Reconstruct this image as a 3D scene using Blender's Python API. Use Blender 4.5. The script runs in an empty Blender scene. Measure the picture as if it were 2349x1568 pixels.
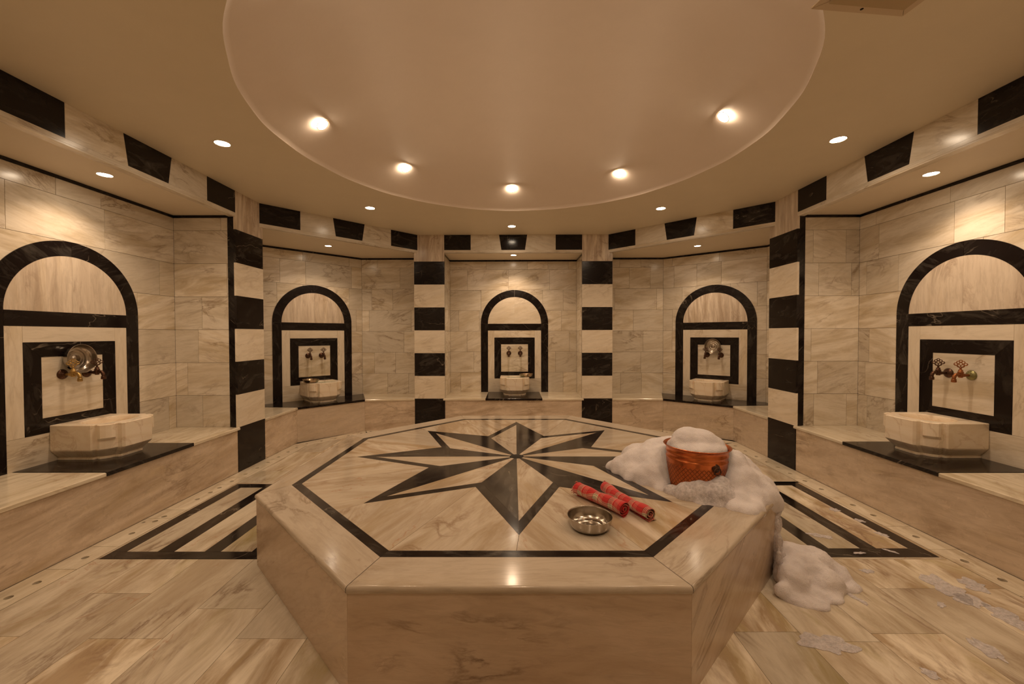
import bpy, bmesh, math, random
from math import sin, cos, pi, radians, atan2, hypot
from mathutils import Vector, Matrix
import numpy as np

SC = bpy.context.scene
COL = SC.collection

# ------------------------------------------------------------------ camera
F_PX, PITCH, YAW, ROLL = 928.87, 0.0185, -0.0036, -0.002
def ray(x, y):
    c, s = cos(-ROLL), sin(-ROLL); x, y = c*x - s*y, s*x + c*y
    X, Y, Z = x, 1.0, -y
    c, s = cos(PITCH), sin(PITCH); Y, Z = c*Y + s*Z, -s*Y + c*Z
    c, s = cos(YAW), sin(YAW); X, Y = c*X + s*Y, -s*X + c*Y
    return Vector((X, Y, Z))
fw = ray(0, 0); rt = (ray(1, 0) - fw).normalized(); up = (ray(0, -1) - fw).normalized()
cam_d = bpy.data.cameras.new('camera'); cam = bpy.data.objects.new('camera', cam_d); COL.objects.link(cam)
cam_d.sensor_width = 36.0; cam_d.lens = 36.0*F_PX/2349.0; cam_d.clip_start = 0.02
m3 = Matrix((rt, up, -fw)).transposed()
cam.matrix_world = Matrix.Translation((-0.009, 0.0, 1.2751)) @ m3.to_4x4()
SC.camera = cam

# ------------------------------------------------------------------ world, exposure
w = bpy.data.worlds.new('world'); SC.world = w; w.use_nodes = True
w.node_tree.nodes['Background'].inputs[0].default_value = (1.0, 0.7, 0.45, 1)
w.node_tree.nodes['Background'].inputs[1].default_value = 0.02
SC.view_settings.view_transform = 'Standard'; SC.view_settings.look = 'None'
SC.view_settings.gamma = 1.0; SC.view_settings.exposure = 0.38
SC.view_settings.use_curve_mapping = False
SC.cycles.use_denoising = True
SC.cycles.use_adaptive_sampling = True; SC.cycles.adaptive_threshold = 0.025; SC.cycles.adaptive_min_samples = 16
SC.cycles.max_bounces = 8; SC.cycles.diffuse_bounces = 5; SC.cycles.glossy_bounces = 4
SC.cycles.transmission_bounces = 6; SC.cycles.transparent_max_bounces = 8
SC.cycles.caustics_reflective = False; SC.cycles.caustics_refractive = False
SC.cycles.sample_clamp_indirect = 4.0

LAMP = (1.0, 0.70, 0.45)
P_CEIL, P_NICHE, P_DOME = 18.5, 17.5, 7.5

# ------------------------------------------------------------------ materials
def hx(*c): return (c[0], c[1], c[2], 1.0)
class NT:
    def __init__(s, name):
        s.m = bpy.data.materials.new(name); s.m.use_nodes = True
        s.t = s.m.node_tree; s.b = s.t.nodes['Principled BSDF']
    def n(s, typ, ins=None, **props):
        nd = s.t.nodes.new(typ)
        for k, v in props.items(): setattr(nd, k, v)
        for k, v in (ins or {}).items(): s.set(nd.inputs[k], v)
        return nd
    def set(s, sock, v):
        if isinstance(v, bpy.types.NodeSocket): s.t.links.new(v, sock)
        else: sock.default_value = v
    def math(s, op, a, b=0.0, clamp=False):
        nd = s.n('ShaderNodeMath', {0: a, 1: b}, operation=op); nd.use_clamp = clamp; return nd.outputs[0]
    def mix(s, f, a, b, bt='MIX'):
        nd = s.n('ShaderNodeMix', data_type='RGBA', blend_type=bt)
        s.set(nd.inputs[0], f); s.set(nd.inputs[6], a); s.set(nd.inputs[7], b); return nd.outputs[2]
    def ramp(s, f, stops, interp='LINEAR'):
        nd = s.n('ShaderNodeValToRGB', {0: f}); cr = nd.color_ramp; cr.interpolation = interp
        while len(cr.elements) < len(stops): cr.elements.new(0.5)
        for e, (p, c) in zip(cr.elements, stops):
            e.position = p; e.color = c if isinstance(c, tuple) else (c, c, c, 1)
        return nd.outputs[0]
    def noise(s, vec, sc, det=4.0, rough=0.5, dist=0.0):
        return s.n('ShaderNodeTexNoise', {'Vector': vec, 'Scale': sc, 'Detail': det, 'Roughness': rough, 'Distortion': dist}).outputs[0]
    def map(s, vec, rot=(0, 0, 0), scale=(1, 1, 1), loc=(0, 0, 0)):
        return s.n('ShaderNodeMapping', {'Vector': vec, 'Rotation': rot, 'Scale': scale, 'Location': loc}).outputs[0]
    def bump(s, h, strength, dist=0.002):
        s.set(s.b.inputs['Normal'], s.n('ShaderNodeBump', {'Height': h, 'Strength': strength, 'Distance': dist}).outputs[0])
    def p(s, **kw):
        for k, v in kw.items(): s.set(s.b.inputs[k.replace('_', ' ')], v)

def stone_coords(n):
    uv = n.n('ShaderNodeUVMap').outputs[0]
    at = n.n('ShaderNodeAttribute', attribute_name='rnd')
    sep = n.n('ShaderNodeSeparateColor', {0: at.outputs[0]})
    r, g, b = sep.outputs
    off = n.n('ShaderNodeCombineXYZ', {0: n.math('MULTIPLY', r, 13.0), 1: n.math('MULTIPLY', g, 17.0), 2: n.math('MULTIPLY', r, 41.0)}).outputs[0]
    v = n.n('ShaderNodeVectorMath', {0: uv, 1: off}, operation='ADD').outputs[0]
    return v, r, g, b

def marble(name, base, tan, vein, rough=0.2, tintlo=0.86, tinthi=1.04, cloud=(0.42, 0.72), veinw=0.035, olive=0.5,
           stretch=4.5, veinamt=0.75, ochre=(0.55, 0.41, 0.20), grain=0.42, vs=(1.0, 2.6), rust=0):
    n = NT(name); v, r, g, b = stone_coords(n)
    vr = n.map(v, rot=(0, 0, 0.35), scale=(1.0, stretch, 1.0))
    cl = n.noise(vr, 1.7, 7, 0.62, 0.9)
    cf = n.ramp(cl, [(cloud[0], 0.0), (cloud[1], 1.0)])
    cf = n.math('MULTIPLY', cf, n.math('ADD', 0.35, b))
    col = n.mix(n.math('MINIMUM', cf, 1.0), hx(*base), hx(*tan))
    # ochre / olive streaks
    oc = n.noise(n.map(v, rot=(0, 0, 0.5), scale=(0.8, stretch*0.9, 1), loc=(7, 3, 2)), 1.3, 5, 0.6, 1.2)
    of = n.math('MULTIPLY', n.ramp(oc, [(0.52, 0.0), (0.78, 1.0)]), n.math('MULTIPLY', g, olive))
    col = n.mix(of, col, hx(*ochre))
    # fine grain along the bed
    fi = n.noise(n.map(v, rot=(0, 0, 0.42), scale=(2.0, 12.0, 1)), 3.0, 6, 0.7, 0.9)
    col = n.mix(n.math('MULTIPLY', n.ramp(fi, [(0.45, 0.0), (0.8, 1.0)]), grain), col, hx(*[c*0.62 for c in tan]))
    # thin veins
    vn = n.noise(n.map(v, rot=(0, 0, 0.38), scale=(vs[0], vs[1], 1), loc=(1, 9, 4)), 1.5, 9, 0.62, 1.0)
    rd = n.math('ABSOLUTE', n.math('SUBTRACT', vn, 0.5))
    vf = n.ramp(rd, [(0.0, 1.0), (veinw*0.28, 0.55), (veinw, 0.0)])
    mk = n.ramp(n.noise(v, 2.3, 3, 0.5), [(0.48, 0.0), (0.66, 1.0)])
    col = n.mix(n.math('MULTIPLY', n.math('MULTIPLY', vf, mk), veinamt), col, hx(*vein))
    if rust:
        rn = n.noise(n.map(v, rot=(0, 0, 0.3), scale=(1.0, 1.8, 1), loc=(11, 2, 8)), 0.9, 6, 0.5, 0.8)
        rf = n.math('MULTIPLY', n.ramp(n.math('ABSOLUTE', n.math('SUBTRACT', rn, 0.5)), [(0.0, 1.0), (0.0025, 0.0)]), n.ramp(n.noise(v, 1.1, 2, 0.5), [(0.50, 0.0), (0.60, 1.0)]))
        col = n.mix(n.math('MULTIPLY', rf, rust), col, hx(0.42, 0.15, 0.05))
    tint = n.math('ADD', tintlo, n.math('MULTIPLY', b, tinthi - tintlo))
    col = n.mix(1.0, col, n.n('ShaderNodeCombineColor', {0: tint, 1: tint, 2: tint}).outputs[0], 'MULTIPLY')
    rr = n.math('ADD', rough - 0.05, n.math('MULTIPLY', n.noise(v, 9, 3, 0.6), 0.12))
    n.p(Base_Color=col, Roughness=rr); n.b.inputs['Specular IOR Level'].default_value = 0.5
    return n.m

def black_marble(name, rough=0.16, lighter=1.0):
    n = NT(name); v, r, g, b = stone_coords(n)
    cl = n.noise(n.map(v, rot=(0, 0, 0.8), scale=(1.4, 4.0, 1)), 2.6, 9, 0.68, 1.4)
    cf = n.math('MULTIPLY', n.ramp(cl, [(0.50, 0.0), (0.82, 1.0)]), n.math('ADD', 0.25, b))
    col = n.mix(cf, hx(0.009*lighter, 0.0055*lighter, 0.005*lighter), hx(0.085*lighter, 0.076*lighter, 0.066*lighter))
    vn = n.noise(n.map(v, rot=(0, 0, 0.5), scale=(1.0, 1.7, 1), loc=(3, 5, 1)), 1.3, 5, 0.5, 0.7)
    rd = n.math('ABSOLUTE', n.math('SUBTRACT', vn, 0.5))
    vf = n.math('MULTIPLY', n.ramp(rd, [(0.0, 1.0), (0.004, 0.0)]), n.ramp(n.noise(v, 3, 2, 0.5), [(0.52, 0.0), (0.62, 1.0)]))
    col = n.mix(n.math('MULTIPLY', vf, 0.35), col, hx(0.45, 0.38, 0.3))
    n.p(Base_Color=col, Roughness=rough)
    return n.m

M = {}
M['wall'] = marble('wall_marble', (0.83, 0.765, 0.66), (0.57, 0.475, 0.33), (0.28, 0.19, 0.11), rough=0.2, tintlo=0.80)
M['pale'] = marble('pale_marble', (0.84, 0.765, 0.65), (0.70, 0.60, 0.45), (0.36, 0.26, 0.16), rough=0.2, olive=0.25, tintlo=0.95, veinamt=0.5)
M['streak'] = marble('streaked_marble', (0.80, 0.71, 0.60), (0.48, 0.38, 0.29), (0.34, 0.24, 0.17), rough=0.22, stretch=9, cloud=(0.38, 0.66), tintlo=0.95)
M['bench'] = marble('bench_marble', (0.72, 0.60, 0.48), (0.46, 0.35, 0.25), (0.25, 0.17, 0.11), rough=0.26, stretch=4.5, cloud=(0.38, 0.7))
M['seat'] = marble('seat_marble', (0.80, 0.73, 0.60), (0.56, 0.47, 0.33), (0.38, 0.28, 0.19), rough=0.16, stretch=6)
M['floor'] = marble('floor_marble', (0.80, 0.72, 0.59), (0.44, 0.335, 0.22), (0.22, 0.13, 0.08), rough=0.14, tintlo=0.70, tinthi=1.08,
                    cloud=(0.40, 0.60), olive=1.3, ochre=(0.40, 0.32, 0.13), veinw=0.05, grain=0.3, stretch=3.2, rust=0.4)
M['table'] = marble('table_marble', (0.63, 0.545, 0.44), (0.41, 0.31, 0.205), (0.27, 0.17, 0.10), rough=0.12, tintlo=0.82, tinthi=1.06,
                    cloud=(0.38, 0.62), olive=1.1, stretch=4.5, ochre=(0.42, 0.30, 0.13), grain=0.3, rust=0.6)
M['coping'] = marble('coping_marble', (0.53, 0.455, 0.37), (0.40, 0.32, 0.23), (0.22, 0.16, 0.11), rough=0.12, stretch=3.5, olive=0.4, tintlo=0.97)
M['panel'] = marble('side_panel_marble', (0.60, 0.475, 0.365), (0.45, 0.335, 0.235), (0.14, 0.08, 0.045), rough=0.24, stretch=3.0, veinw=0.034, veinamt=1.0, olive=0.1, tintlo=0.97, vs=(0.5, 2.6))
M['black'] = black_marble('black_marble')
M['black'].node_tree.nodes['Principled BSDF'].inputs['Specular IOR Level'].default_value = 0.3
M['blackfloor'] = black_marble('black_floor_marble', 0.14)
M['blacktable'] = black_marble('black_table_marble', 0.13, 1.35)

def simple(name, col, rough=0.5, metal=0.0, bump=None, **kw):
    n = NT(name); n.p(Base_Color=hx(*col), Roughness=rough, Metallic=metal)
    oc = n.n('ShaderNodeTexCoord').outputs['Object']
    v = n.noise(oc, 6, 4, 0.6)
    n.p(Base_Color=n.mix(n.math('MULTIPLY', v, 0.25), hx(*col), hx(*[c*0.7 for c in col])))
    if bump: n.bump(n.noise(oc, bump[0], 3, 0.6), bump[1], bump[2])
    for k, v in kw.items(): n.b.inputs[k.replace('_', ' ')].default_value = v
    return n.m
M['grout'] = simple('grout', (0.30, 0.22, 0.14), 0.8)
M['ceiling'] = simple('ceiling_paint', (0.78, 0.70, 0.55), 0.55, bump=(40, 0.12, 0.004))
M['niche_ceiling'] = simple('niche_ceiling_paint', (0.80, 0.71, 0.57), 0.5, bump=(40, 0.1, 0.004))
M['dome'] = simple('dome_paint', (0.76, 0.66, 0.57), 0.55, bump=(14, 0.2, 0.006))
M['bronze'] = simple('dark_bronze', (0.10, 0.05, 0.032), 0.35, 0.85, bump=(60, 0.2, 0.001))
M['brass'] = simple('aged_brass', (0.50, 0.33, 0.12), 0.32, 0.95, bump=(60, 0.2, 0.001))
M['rust'] = simple('rusty_copper', (0.34, 0.13, 0.05), 0.42, 0.8, bump=(80, 0.3, 0.001))
M['verdigris'] = simple('verdigris_brass', (0.27, 0.26, 0.12), 0.38, 0.8, bump=(80, 0.3, 0.001))
M['steel'] = simple('bowl_steel', (0.50, 0.45, 0.39), 0.2, 1.0)
M['bowlbrass'] = simple('tinned_copper', (0.44, 0.33, 0.22), 0.26, 1.0)
M['basin'] = simple('basin_stone', (0.80, 0.70, 0.54), 0.32, bump=(30, 0.08, 0.002))
def _b():
    n = NT('basin_marble'); oc = n.n('ShaderNodeTexCoord').outputs['Object']
    c = n.noise(n.map(oc, scale=(1, 1, 2.0)), 5, 6, 0.6, 1.2)
    col = n.mix(n.ramp(c, [(0.4, 0.0), (0.8, 1.0)]), hx(0.92, 0.82, 0.68), hx(0.80, 0.67, 0.50))
    vn = n.noise(n.map(oc, rot=(0.4, 0.9, 0), scale=(1, 1, 1), loc=(3, 1, 2)), 3.0, 7, 0.6, 1.0)
    vf = n.ramp(n.math('ABSOLUTE', n.math('SUBTRACT', vn, 0.5)), [(0, 1.0), (0.022, 0.0)])
    col = n.mix(n.math('MULTIPLY', vf, 0.30), col, hx(0.46, 0.28, 0.14))
    n.p(Base_Color=col, Roughness=0.3); n.b.inputs['Subsurface Weight'].default_value = 0.12
    n.b.inputs['Subsurface Radius'].default_value = (0.02, 0.012, 0.007)
    return n.m
M['basin'] = _b()
def _copper():
    n = NT('engraved_copper'); uv = n.n('ShaderNodeUVMap').outputs[0]
    sep = n.n('ShaderNodeSeparateXYZ', {0: uv}); u, v = sep.outputs[0], sep.outputs[1]
    # diamond lattice band + scallops, engraved
    v = n.math('SUBTRACT', v, 0.155)
    a = n.math('PINGPONG', n.math('ADD', n.math('MULTIPLY', u, 1.0), v), 0.013)
    b = n.math('PINGPONG', n.math('SUBTRACT', n.math('MULTIPLY', u, 1.0), v), 0.013)
    lat = n.math('MINIMUM', a, b)
    lines = n.ramp(n.math('MULTIPLY', lat, 100.0), [(0.0, 0.0), (0.12, 0.1), (0.4, 1.0)])
    vz = n.noise(n.map(uv, scale=(110, 110, 1)), 1.2, 3, 0.7)
    band = n.ramp(v, [(0.0, 0.0), (0.015, 0.0), (0.02, 1.0), (0.142, 1.0), (0.146, 0.0)])
    hgt = n.math('ADD', n.math('MULTIPLY', n.math('MULTIPLY', lines, vz), band), n.math('MULTIPLY', vz, 0.15))
    oc = n.n('ShaderNodeTexCoord').outputs['Object']
    cl = n.noise(oc, 7, 5, 0.6)
    col = n.mix(n.ramp(cl, [(0.4, 0.0), (0.75, 1.0)]), hx(0.70, 0.21, 0.07), hx(0.34, 0.09, 0.035))
    col = n.mix(n.math('MULTIPLY', band, n.math('SUBTRACT', 0.75, n.math('MULTIPLY', lines, 0.75))), col, hx(0.16, 0.05, 0.02))
    n.p(Base_Color=col, Metallic=1.0, Roughness=0.27); n.bump(hgt, 0.9, 0.003)
    return n.m
M['copper'] = _copper()
def _foam(name, alpha=None):
    n = NT(name); oc = n.n('ShaderNodeTexCoord').outputs['Object']
    vo = n.n('ShaderNodeTexVoronoi', {'Vector': oc, 'Scale': 330.0})
    v2 = n.n('ShaderNodeTexVoronoi', {'Vector': oc, 'Scale': 150.0})
    v3 = n.n('ShaderNodeTexVoronoi', {'Vector': oc, 'Scale': 75.0})
    big = n.noise(oc, 9, 4, 0.6)
    h = n.math('ADD', vo.outputs[0], n.math('MULTIPLY', v2.outputs[0], 0.8))
    n.p(Base_Color=n.mix(n.ramp(big, [(0.35, 0.0), (0.7, 1.0)]), hx(0.74, 0.70, 0.715), hx(0.63, 0.59, 0.61)), Roughness=0.55)
    n.b.inputs['Subsurface Weight'].default_value = 0.5
    n.b.inputs['Subsurface Radius'].default_value = (0.03, 0.025, 0.02)
    n.bump(h, 0.55, 0.0025)
    n.p(Coat_Weight=n.ramp(v3.outputs[0], [(0.0, 1.0), (0.13, 1.0), (0.2, 0.0)])); n.b.inputs['Coat Roughness'].default_value = 0.04
    n.b.inputs['Coat IOR'].default_value = 2.0
    n.set(n.b.inputs['Coat Normal'], n.n('ShaderNodeBump', {'Height': n.noise(oc, 170, 2, 0.6), 'Strength': 1.0, 'Distance': 0.006}).outputs[0])
    if alpha is not None:
        nz = n.noise(oc, 55, 5, 0.75)
        n.p(Alpha=n.ramp(nz, [(0.32, alpha[0]), (0.62, alpha[1])]))
    return n.m
M['foam'] = _foam('soap_foam')
M['thinfoam'] = _foam('thin_soap_foam', (0.55, 0.98))
M['film'] = _foam('soap_film', (0.35, 0.85))
def _towel():
    n = NT('plaid_cotton'); uv = n.n('ShaderNodeUVMap').outputs[0]
    s = n.n('ShaderNodeSeparateXYZ', {0: uv})
    R, D, W_, K = hx(0.62, 0.022, 0.018), hx(0.36, 0.012, 0.012), hx(0.80, 0.68, 0.48), hx(0.03, 0.012, 0.01)
    warp = [(0, R), (.30, K), (.325, W_), (.37, K), (.395, W_), (.44, K), (.465, W_), (.51, K), (.535, W_), (.60, R), (.72, W_), (.745, R), (.80, W_), (.825, R), (.88, W_), (.905, R)]
    weft = [(0, R), (.34, W_), (.38, K), (.40, W_), (.44, K), (.46, W_), (.56, K), (.58, W_), (.62, R), (.8, D), (.84, R)]
    a = n.ramp(n.math('FRACT', n.math('DIVIDE', s.outputs[0], 0.105)), warp, 'CONSTANT')
    b = n.ramp(n.math('FRACT', n.math('DIVIDE', s.outputs[1], 0.10)), weft, 'CONSTANT')
    col = n.mix(0.5, a, b)
    col = n.mix(0.45, col, n.mix(1.0, a, b, 'MULTIPLY'))
    th = n.noise(n.map(uv, scale=(900, 900, 1)), 1.0, 2, 0.5)
    n.p(Base_Color=col, Roughness=0.9); n.bump(th, 0.5, 0.001)
    n.b.inputs['Sheen Weight'].default_value = 0.3
    return n.m
M['towel'] = _towel()
M['fringe'] = simple('cotton_fringe', (0.62, 0.30, 0.22), 0.9)
M['fringered'] = simple('red_fringe', (0.45, 0.03, 0.03), 0.9)
def _water():
    n = NT('basin_water'); n.p(Base_Color=hx(0.50, 0.55, 0.42), Roughness=0.05)
    oc = n.n('ShaderNodeTexCoord').outputs['Object']
    n.bump(n.noise(oc, 35, 2, 0.5), 0.25, 0.003); return n.m
M['water'] = _water()
def _stream():
    n = NT('water_stream'); n.p(Base_Color=hx(0.95, 0.97, 0.93), Roughness=0.02)
    n.b.inputs['Transmission Weight'].default_value = 1.0; n.b.inputs['IOR'].default_value = 1.33; return n.m
M['stream'] = _stream()
def _emit():
    n = NT('lamp_glass'); n.p(Base_Color=hx(0.9, 0.85, 0.75), Roughness=0.3)
    n.b.inputs['Emission Color'].default_value = (1.0, 0.80, 0.58, 1)
    n.b.inputs['Emission Strength'].default_value = 45.0; return n.m
M['lamp'] = _emit()
M['ring'] = simple('lamp_trim', (0.74, 0.64, 0.50), 0.4, 0.0)
M['hatch'] = simple('hatch_paint', (0.47, 0.36, 0.21), 0.6)
M['hatchframe'] = simple('hatch_frame_paint', (0.62, 0.50, 0.35), 0.6, bump=(30, 0.3, 0.004))
M['void'] = simple('dark_void', (0.02, 0.015, 0.01), 0.9)

# ------------------------------------------------------------------ mesh helpers
class MB:
    """collects geometry (with uv, rnd and material slots) for ONE mesh object"""
    def __init__(s, *mats):
        s.bm = bmesh.new(); s.uv = s.bm.loops.layers.uv.new('UVMap')
        s.rc = s.bm.loops.layers.float_color.new('rnd'); s.mats = list(mats)
    def mi(s, m):
        if m not in s.mats: s.mats.append(m)
        return s.mats.index(m)
    def face(s, vs, mat, uvs=None, rnd=(0.5, 0.5, 0.5), smooth=False):
        try: f = s.bm.faces.new(vs)
        except ValueError: return None
        f.material_index = s.mi(mat); f.smooth = smooth
        for i, l in enumerate(f.loops):
            if uvs: l[s.uv].uv = uvs[i]
            l[s.rc] = (rnd[0], rnd[1], rnd[2], 1)
        return f
    def prism(s, poly, fr, o0, o1, mat, rot=0.0, rnd=None, inset=0.0, seed=None, bevel=0.0):
        """poly: 2D points (u,v) counter-clockwise seen from +N; front at offset o1"""
        O, U, V, N = fr
        if rnd is None: rnd = (RND.random(), RND.random(), RND.random())
        poly = [Vector((p[0], p[1])) for p in poly]
        if inset: poly = inset_poly(poly, inset)
        if len(poly) < 3: return
        c, sn = cos(rot), sin(rot)
        uvf = lambda p: (c*p.x + sn*p.y, -sn*p.x + c*p.y)
        P = lambda p, o: O + U*p.x + V*p.y + N*o
        if bevel:
            inner = inset_poly(poly, bevel)
            a = [s.bm.verts.new(P(p, o1)) for p in inner]
            m_ = [s.bm.verts.new(P(p, o1 - bevel)) for p in poly]
        else:
            inner = poly
            a = m_ = [s.bm.verts.new(P(p, o1)) for p in poly]
        b = [s.bm.verts.new(P(p, o0)) for p in poly]
        n = len(poly)
        s.face(a, mat, [uvf(p) for p in inner], rnd)
        for i in range(n):
            j = (i+1) % n
            u1, u2 = uvf(poly[i]), uvf(poly[j])
            if bevel:
                s.face([m_[i], m_[j], a[j], a[i]], mat, [u1, u2, uvf(inner[j]), uvf(inner[i])], rnd)
            d = abs(o1-o0)
            s.face([b[i], b[j], m_[j], m_[i]], mat, [(u1[0], u1[1]-d), (u2[0], u2[1]-d), u2, u1], rnd)
        s.face(b[::-1], mat, [uvf(p) for p in poly][::-1], rnd)
    def box(s, c, d, mat, rz=0.0, rot=0.0, rnd=None, bevel=0.0):
        U = Vector((cos(rz), sin(rz), 0)); V = Vector((-sin(rz), cos(rz), 0))
        x, y, z = d[0]/2, d[1]/2, d[2]/2
        s.prism([(-x, -y), (x, -y), (x, y), (-x, y)], (Vector(c), U, V, Vector((0, 0, 1))), -z, z, mat, rot, rnd, bevel=bevel)
    def lathe(s, prof, mat, mtx=None, segs=32, closed=False, smooth=True, uvs=True):
        mtx = mtx or Matrix(); rings = []
        L = 0; Ls = [0]
        for i in range(1, len(prof)):
            L += hypot(prof[i][0]-prof[i-1][0], prof[i][1]-prof[i-1][1]); Ls.append(L)
        for r, z in prof:
            if r < 1e-6: rings.append([s.bm.verts.new(mtx @ Vector((0, 0, z)))])
            else: rings.append([s.bm.verts.new(mtx @ Vector((r*cos(2*pi*i/segs), r*sin(2*pi*i/segs), z))) for i in range(segs)])
        rm = max(p[0] for p in prof)
        for k in range(len(rings)-1):
            A, B = rings[k], rings[k+1]
            for i in range(segs):
                j = (i+1) % segs
                u0, u1 = 2*pi*rm*i/segs, 2*pi*rm*(i+1)/segs
                if len(A) == 1 and len(B) == 1: continue
                if len(A) == 1: s.face([A[0], B[j], B[i]], mat, [(u0, Ls[k]), (u1, Ls[k+1]), (u0, Ls[k+1])], smooth=smooth)
                elif len(B) == 1: s.face([A[i], A[j], B[0]], mat, [(u0, Ls[k]), (u1, Ls[k]), (u0, Ls[k+1])], smooth=smooth)
                else: s.face([A[i], A[j], B[j], B[i]], mat, [(u0, Ls[k]), (u1, Ls[k]), (u1, Ls[k+1]), (u0, Ls[k+1])], smooth=smooth)
    def tube(s, pts, rad, mat, segs=10, closed=False, caps=True):
        pts = [Vector(p) for p in pts]; n = len(pts); rings = []
        prev = None
        for i, p in enumerate(pts):
            if closed: t = pts[(i+1) % n] - pts[i-1]
            else: t = pts[min(i+1, n-1)] - pts[max(i-1, 0)]
            t.normalize()
            if prev is None:
                prev = t.orthogonal().normalized()
            prev = (prev - t*prev.dot(t)).normalized()
            bi = t.cross(prev)
            r = rad[i] if isinstance(rad, (list, tuple)) else rad
            rings.append([s.bm.verts.new(p + prev*r*cos(2*pi*k/segs) + bi*r*sin(2*pi*k/segs)) for k in range(segs)])
        for i in range(n if closed else n-1):
            A, B = rings[i], rings[(i+1) % n]
            for k in range(segs):
                j = (k+1) % segs
                s.face([A[k], A[j], B[j], B[k]], mat, smooth=True)
        if caps and not closed:
            s.face(rings[0][::-1], mat); s.face(rings[-1], mat)
    def build(s, name, parent=None, loc=None, rot=None, recalc=False):
        if recalc: bmesh.ops.recalc_face_normals(s.bm, faces=s.bm.faces)
        me = bpy.data.meshes.new(name); s.bm.to_mesh(me); s.bm.free()
        for m in s.mats: me.materials.append(M[m])
        return link(name, me, parent, loc, rot)

def link(name, me, parent=None, loc=None, rot=None):
    o = bpy.data.objects.new(name, me); COL.objects.link(o)
    if parent: o.parent = parent
    if loc: o.location = loc
    if rot: o.rotation_euler = rot
    return o
def tag(o, label=None, cat=None, group=None, kind=None):
    if label: o['label'] = label
    if cat: o['category'] = cat
    if group: o['group'] = group
    if kind: o['kind'] = kind
    return o
def empty(name, loc, label, cat, group=None, rz=0.0):
    o = bpy.data.objects.new(name, None); COL.objects.link(o); o.empty_display_size = 0.1
    o.location = loc; o.rotation_euler = (0, 0, rz)
    return tag(o, label, cat, group)
def inset_poly(poly, d):
    n = len(poly); out = []
    for i in range(n):
        a, b, c = poly[i-1], poly[i], poly[(i+1) % n]
        e1 = (b-a); e2 = (c-b)
        if e1.length < 1e-9 or e2.length < 1e-9: out.append(b.copy()); continue
        e1.normalize(); e2.normalize()
        n1 = Vector((-e1.y, e1.x)); n2 = Vector((-e2.y, e2.x))
        k = n1 + n2
        if k.length < 1e-6: out.append(b + n1*d); continue
        k.normalize(); q = max(k.dot(n1), 0.3)
        out.append(b + k*(d/q))
    return out
def clip(poly, a, b):
    """keep the part of poly left of the directed line a->b"""
    out = []; d = (b[0]-a[0], b[1]-a[1])
    sd = lambda p: d[0]*(p[1]-a[1]) - d[1]*(p[0]-a[0])
    for i in range(len(poly)):
        p, q = poly[i-1], poly[i]; sp, sq = sd(p), sd(q)
        if (sp > 0) != (sq > 0):
            t = sp/(sp-sq); out.append((p[0]+(q[0]-p[0])*t, p[1]+(q[1]-p[1])*t))
        if sq > 0: out.append(q)
    return out
def clip_conv(poly, reg):
    for i in range(len(reg)):
        if len(poly) < 3: return []
        poly = clip(poly, reg[i], reg[(i+1) % len(reg)])
    if len(poly) < 3: return []
    out = []
    for p in poly:
        if not out or hypot(p[0]-out[-1][0], p[1]-out[-1][1]) > 1e-4: out.append(p)
    if len(out) > 1 and hypot(out[0][0]-out[-1][0], out[0][1]-out[-1][1]) < 1e-4: out.pop()
    ar = sum(out[i-1][0]*out[i][1]-out[i][0]*out[i-1][1] for i in range(len(out)))/2 if len(out) > 2 else 0
    return out if ar > 2e-4 else []
RND = random.Random(7)
Zv = Vector((0, 0, 1))
def frame(p, q, z=0.0):
    U = Vector((q[0]-p[0], q[1]-p[1], 0)).normalized()
    return (Vector((p[0], p[1], z)), U, Zv, U.cross(Zv))
def flat(z=0.0): return (Vector((0, 0, z)), Vector((1, 0, 0)), Vector((0, 1, 0)), Zv)
def rect(u0, v0, u1, v1): return [(u0, v0), (u1, v0), (u1, v1), (u0, v1)]

# ------------------------------------------------------------------ room dimensions (metres)
ZC, ZH, ZN, ZB, ZP = 2.60, 2.398, 2.38, 0.418, 0.395
BX, D, YN = -0.0107, 5.408, 6.03
XP1, XP2, XN = 0.917, 1.322, 0.94
XL, XR = -2.562, 2.617
WL, WR = -3.15, 3.21
YaL, YbL, YaR, YbR = 3.731, 4.1335, 3.767, 4.175
COURSES = [ZB-0.02, 0.715, 1.02, 1.325, 1.63, 1.935, 2.24, 2.357]
G = 0.0013

def clad(mb, p, q, seed, z0=None, mat='wall', top=True, lens=(0.305, 0.61)):
    """marble tiles on the plane p->q (room on its right-hand side)"""
    rg = random.Random(seed); fr = frame(p, q); L = hypot(q[0]-p[0], q[1]-p[1])
    mb.prism(rect(0, COURSES[0], L, ZC), fr, -0.10, -0.008, 'grout')
    for k in range(len(COURSES)-1):
        v0, v1 = COURSES[k], COURSES[k+1]
        u = -rg.random()*0.55
        while u < L:
            l = rg.choice(lens)
            if u + l > L - 0.07: l = L - u + 0.01
            if u < 0 < u + l < 0.07: l += 0.15
            a, b = max(u, 0), min(u+l, L)
            if b - a > 0.0:
                mb.prism(rect(a, v0, b, v1), fr, -0.012, 0, mat, rg.choice([0.1, 0.35, 0.25, -0.2, 3.3]), (rg.random(), rg.random(), rg.random()), inset=G)
            u += l
    if top: mb.prism(rect(0, 2.357, L, ZN), fr, -0.012, 0.004, 'black')

def wall(name, segs, seed):
    mb = MB('wall')
    for i, (p, q) in enumerate(segs): clad(mb, p, q, seed+i*11)
    return tag(mb.build(name), kind='structure')

mirx = lambda pts: [(-x, y) for x, y in pts][::-1]
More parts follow.
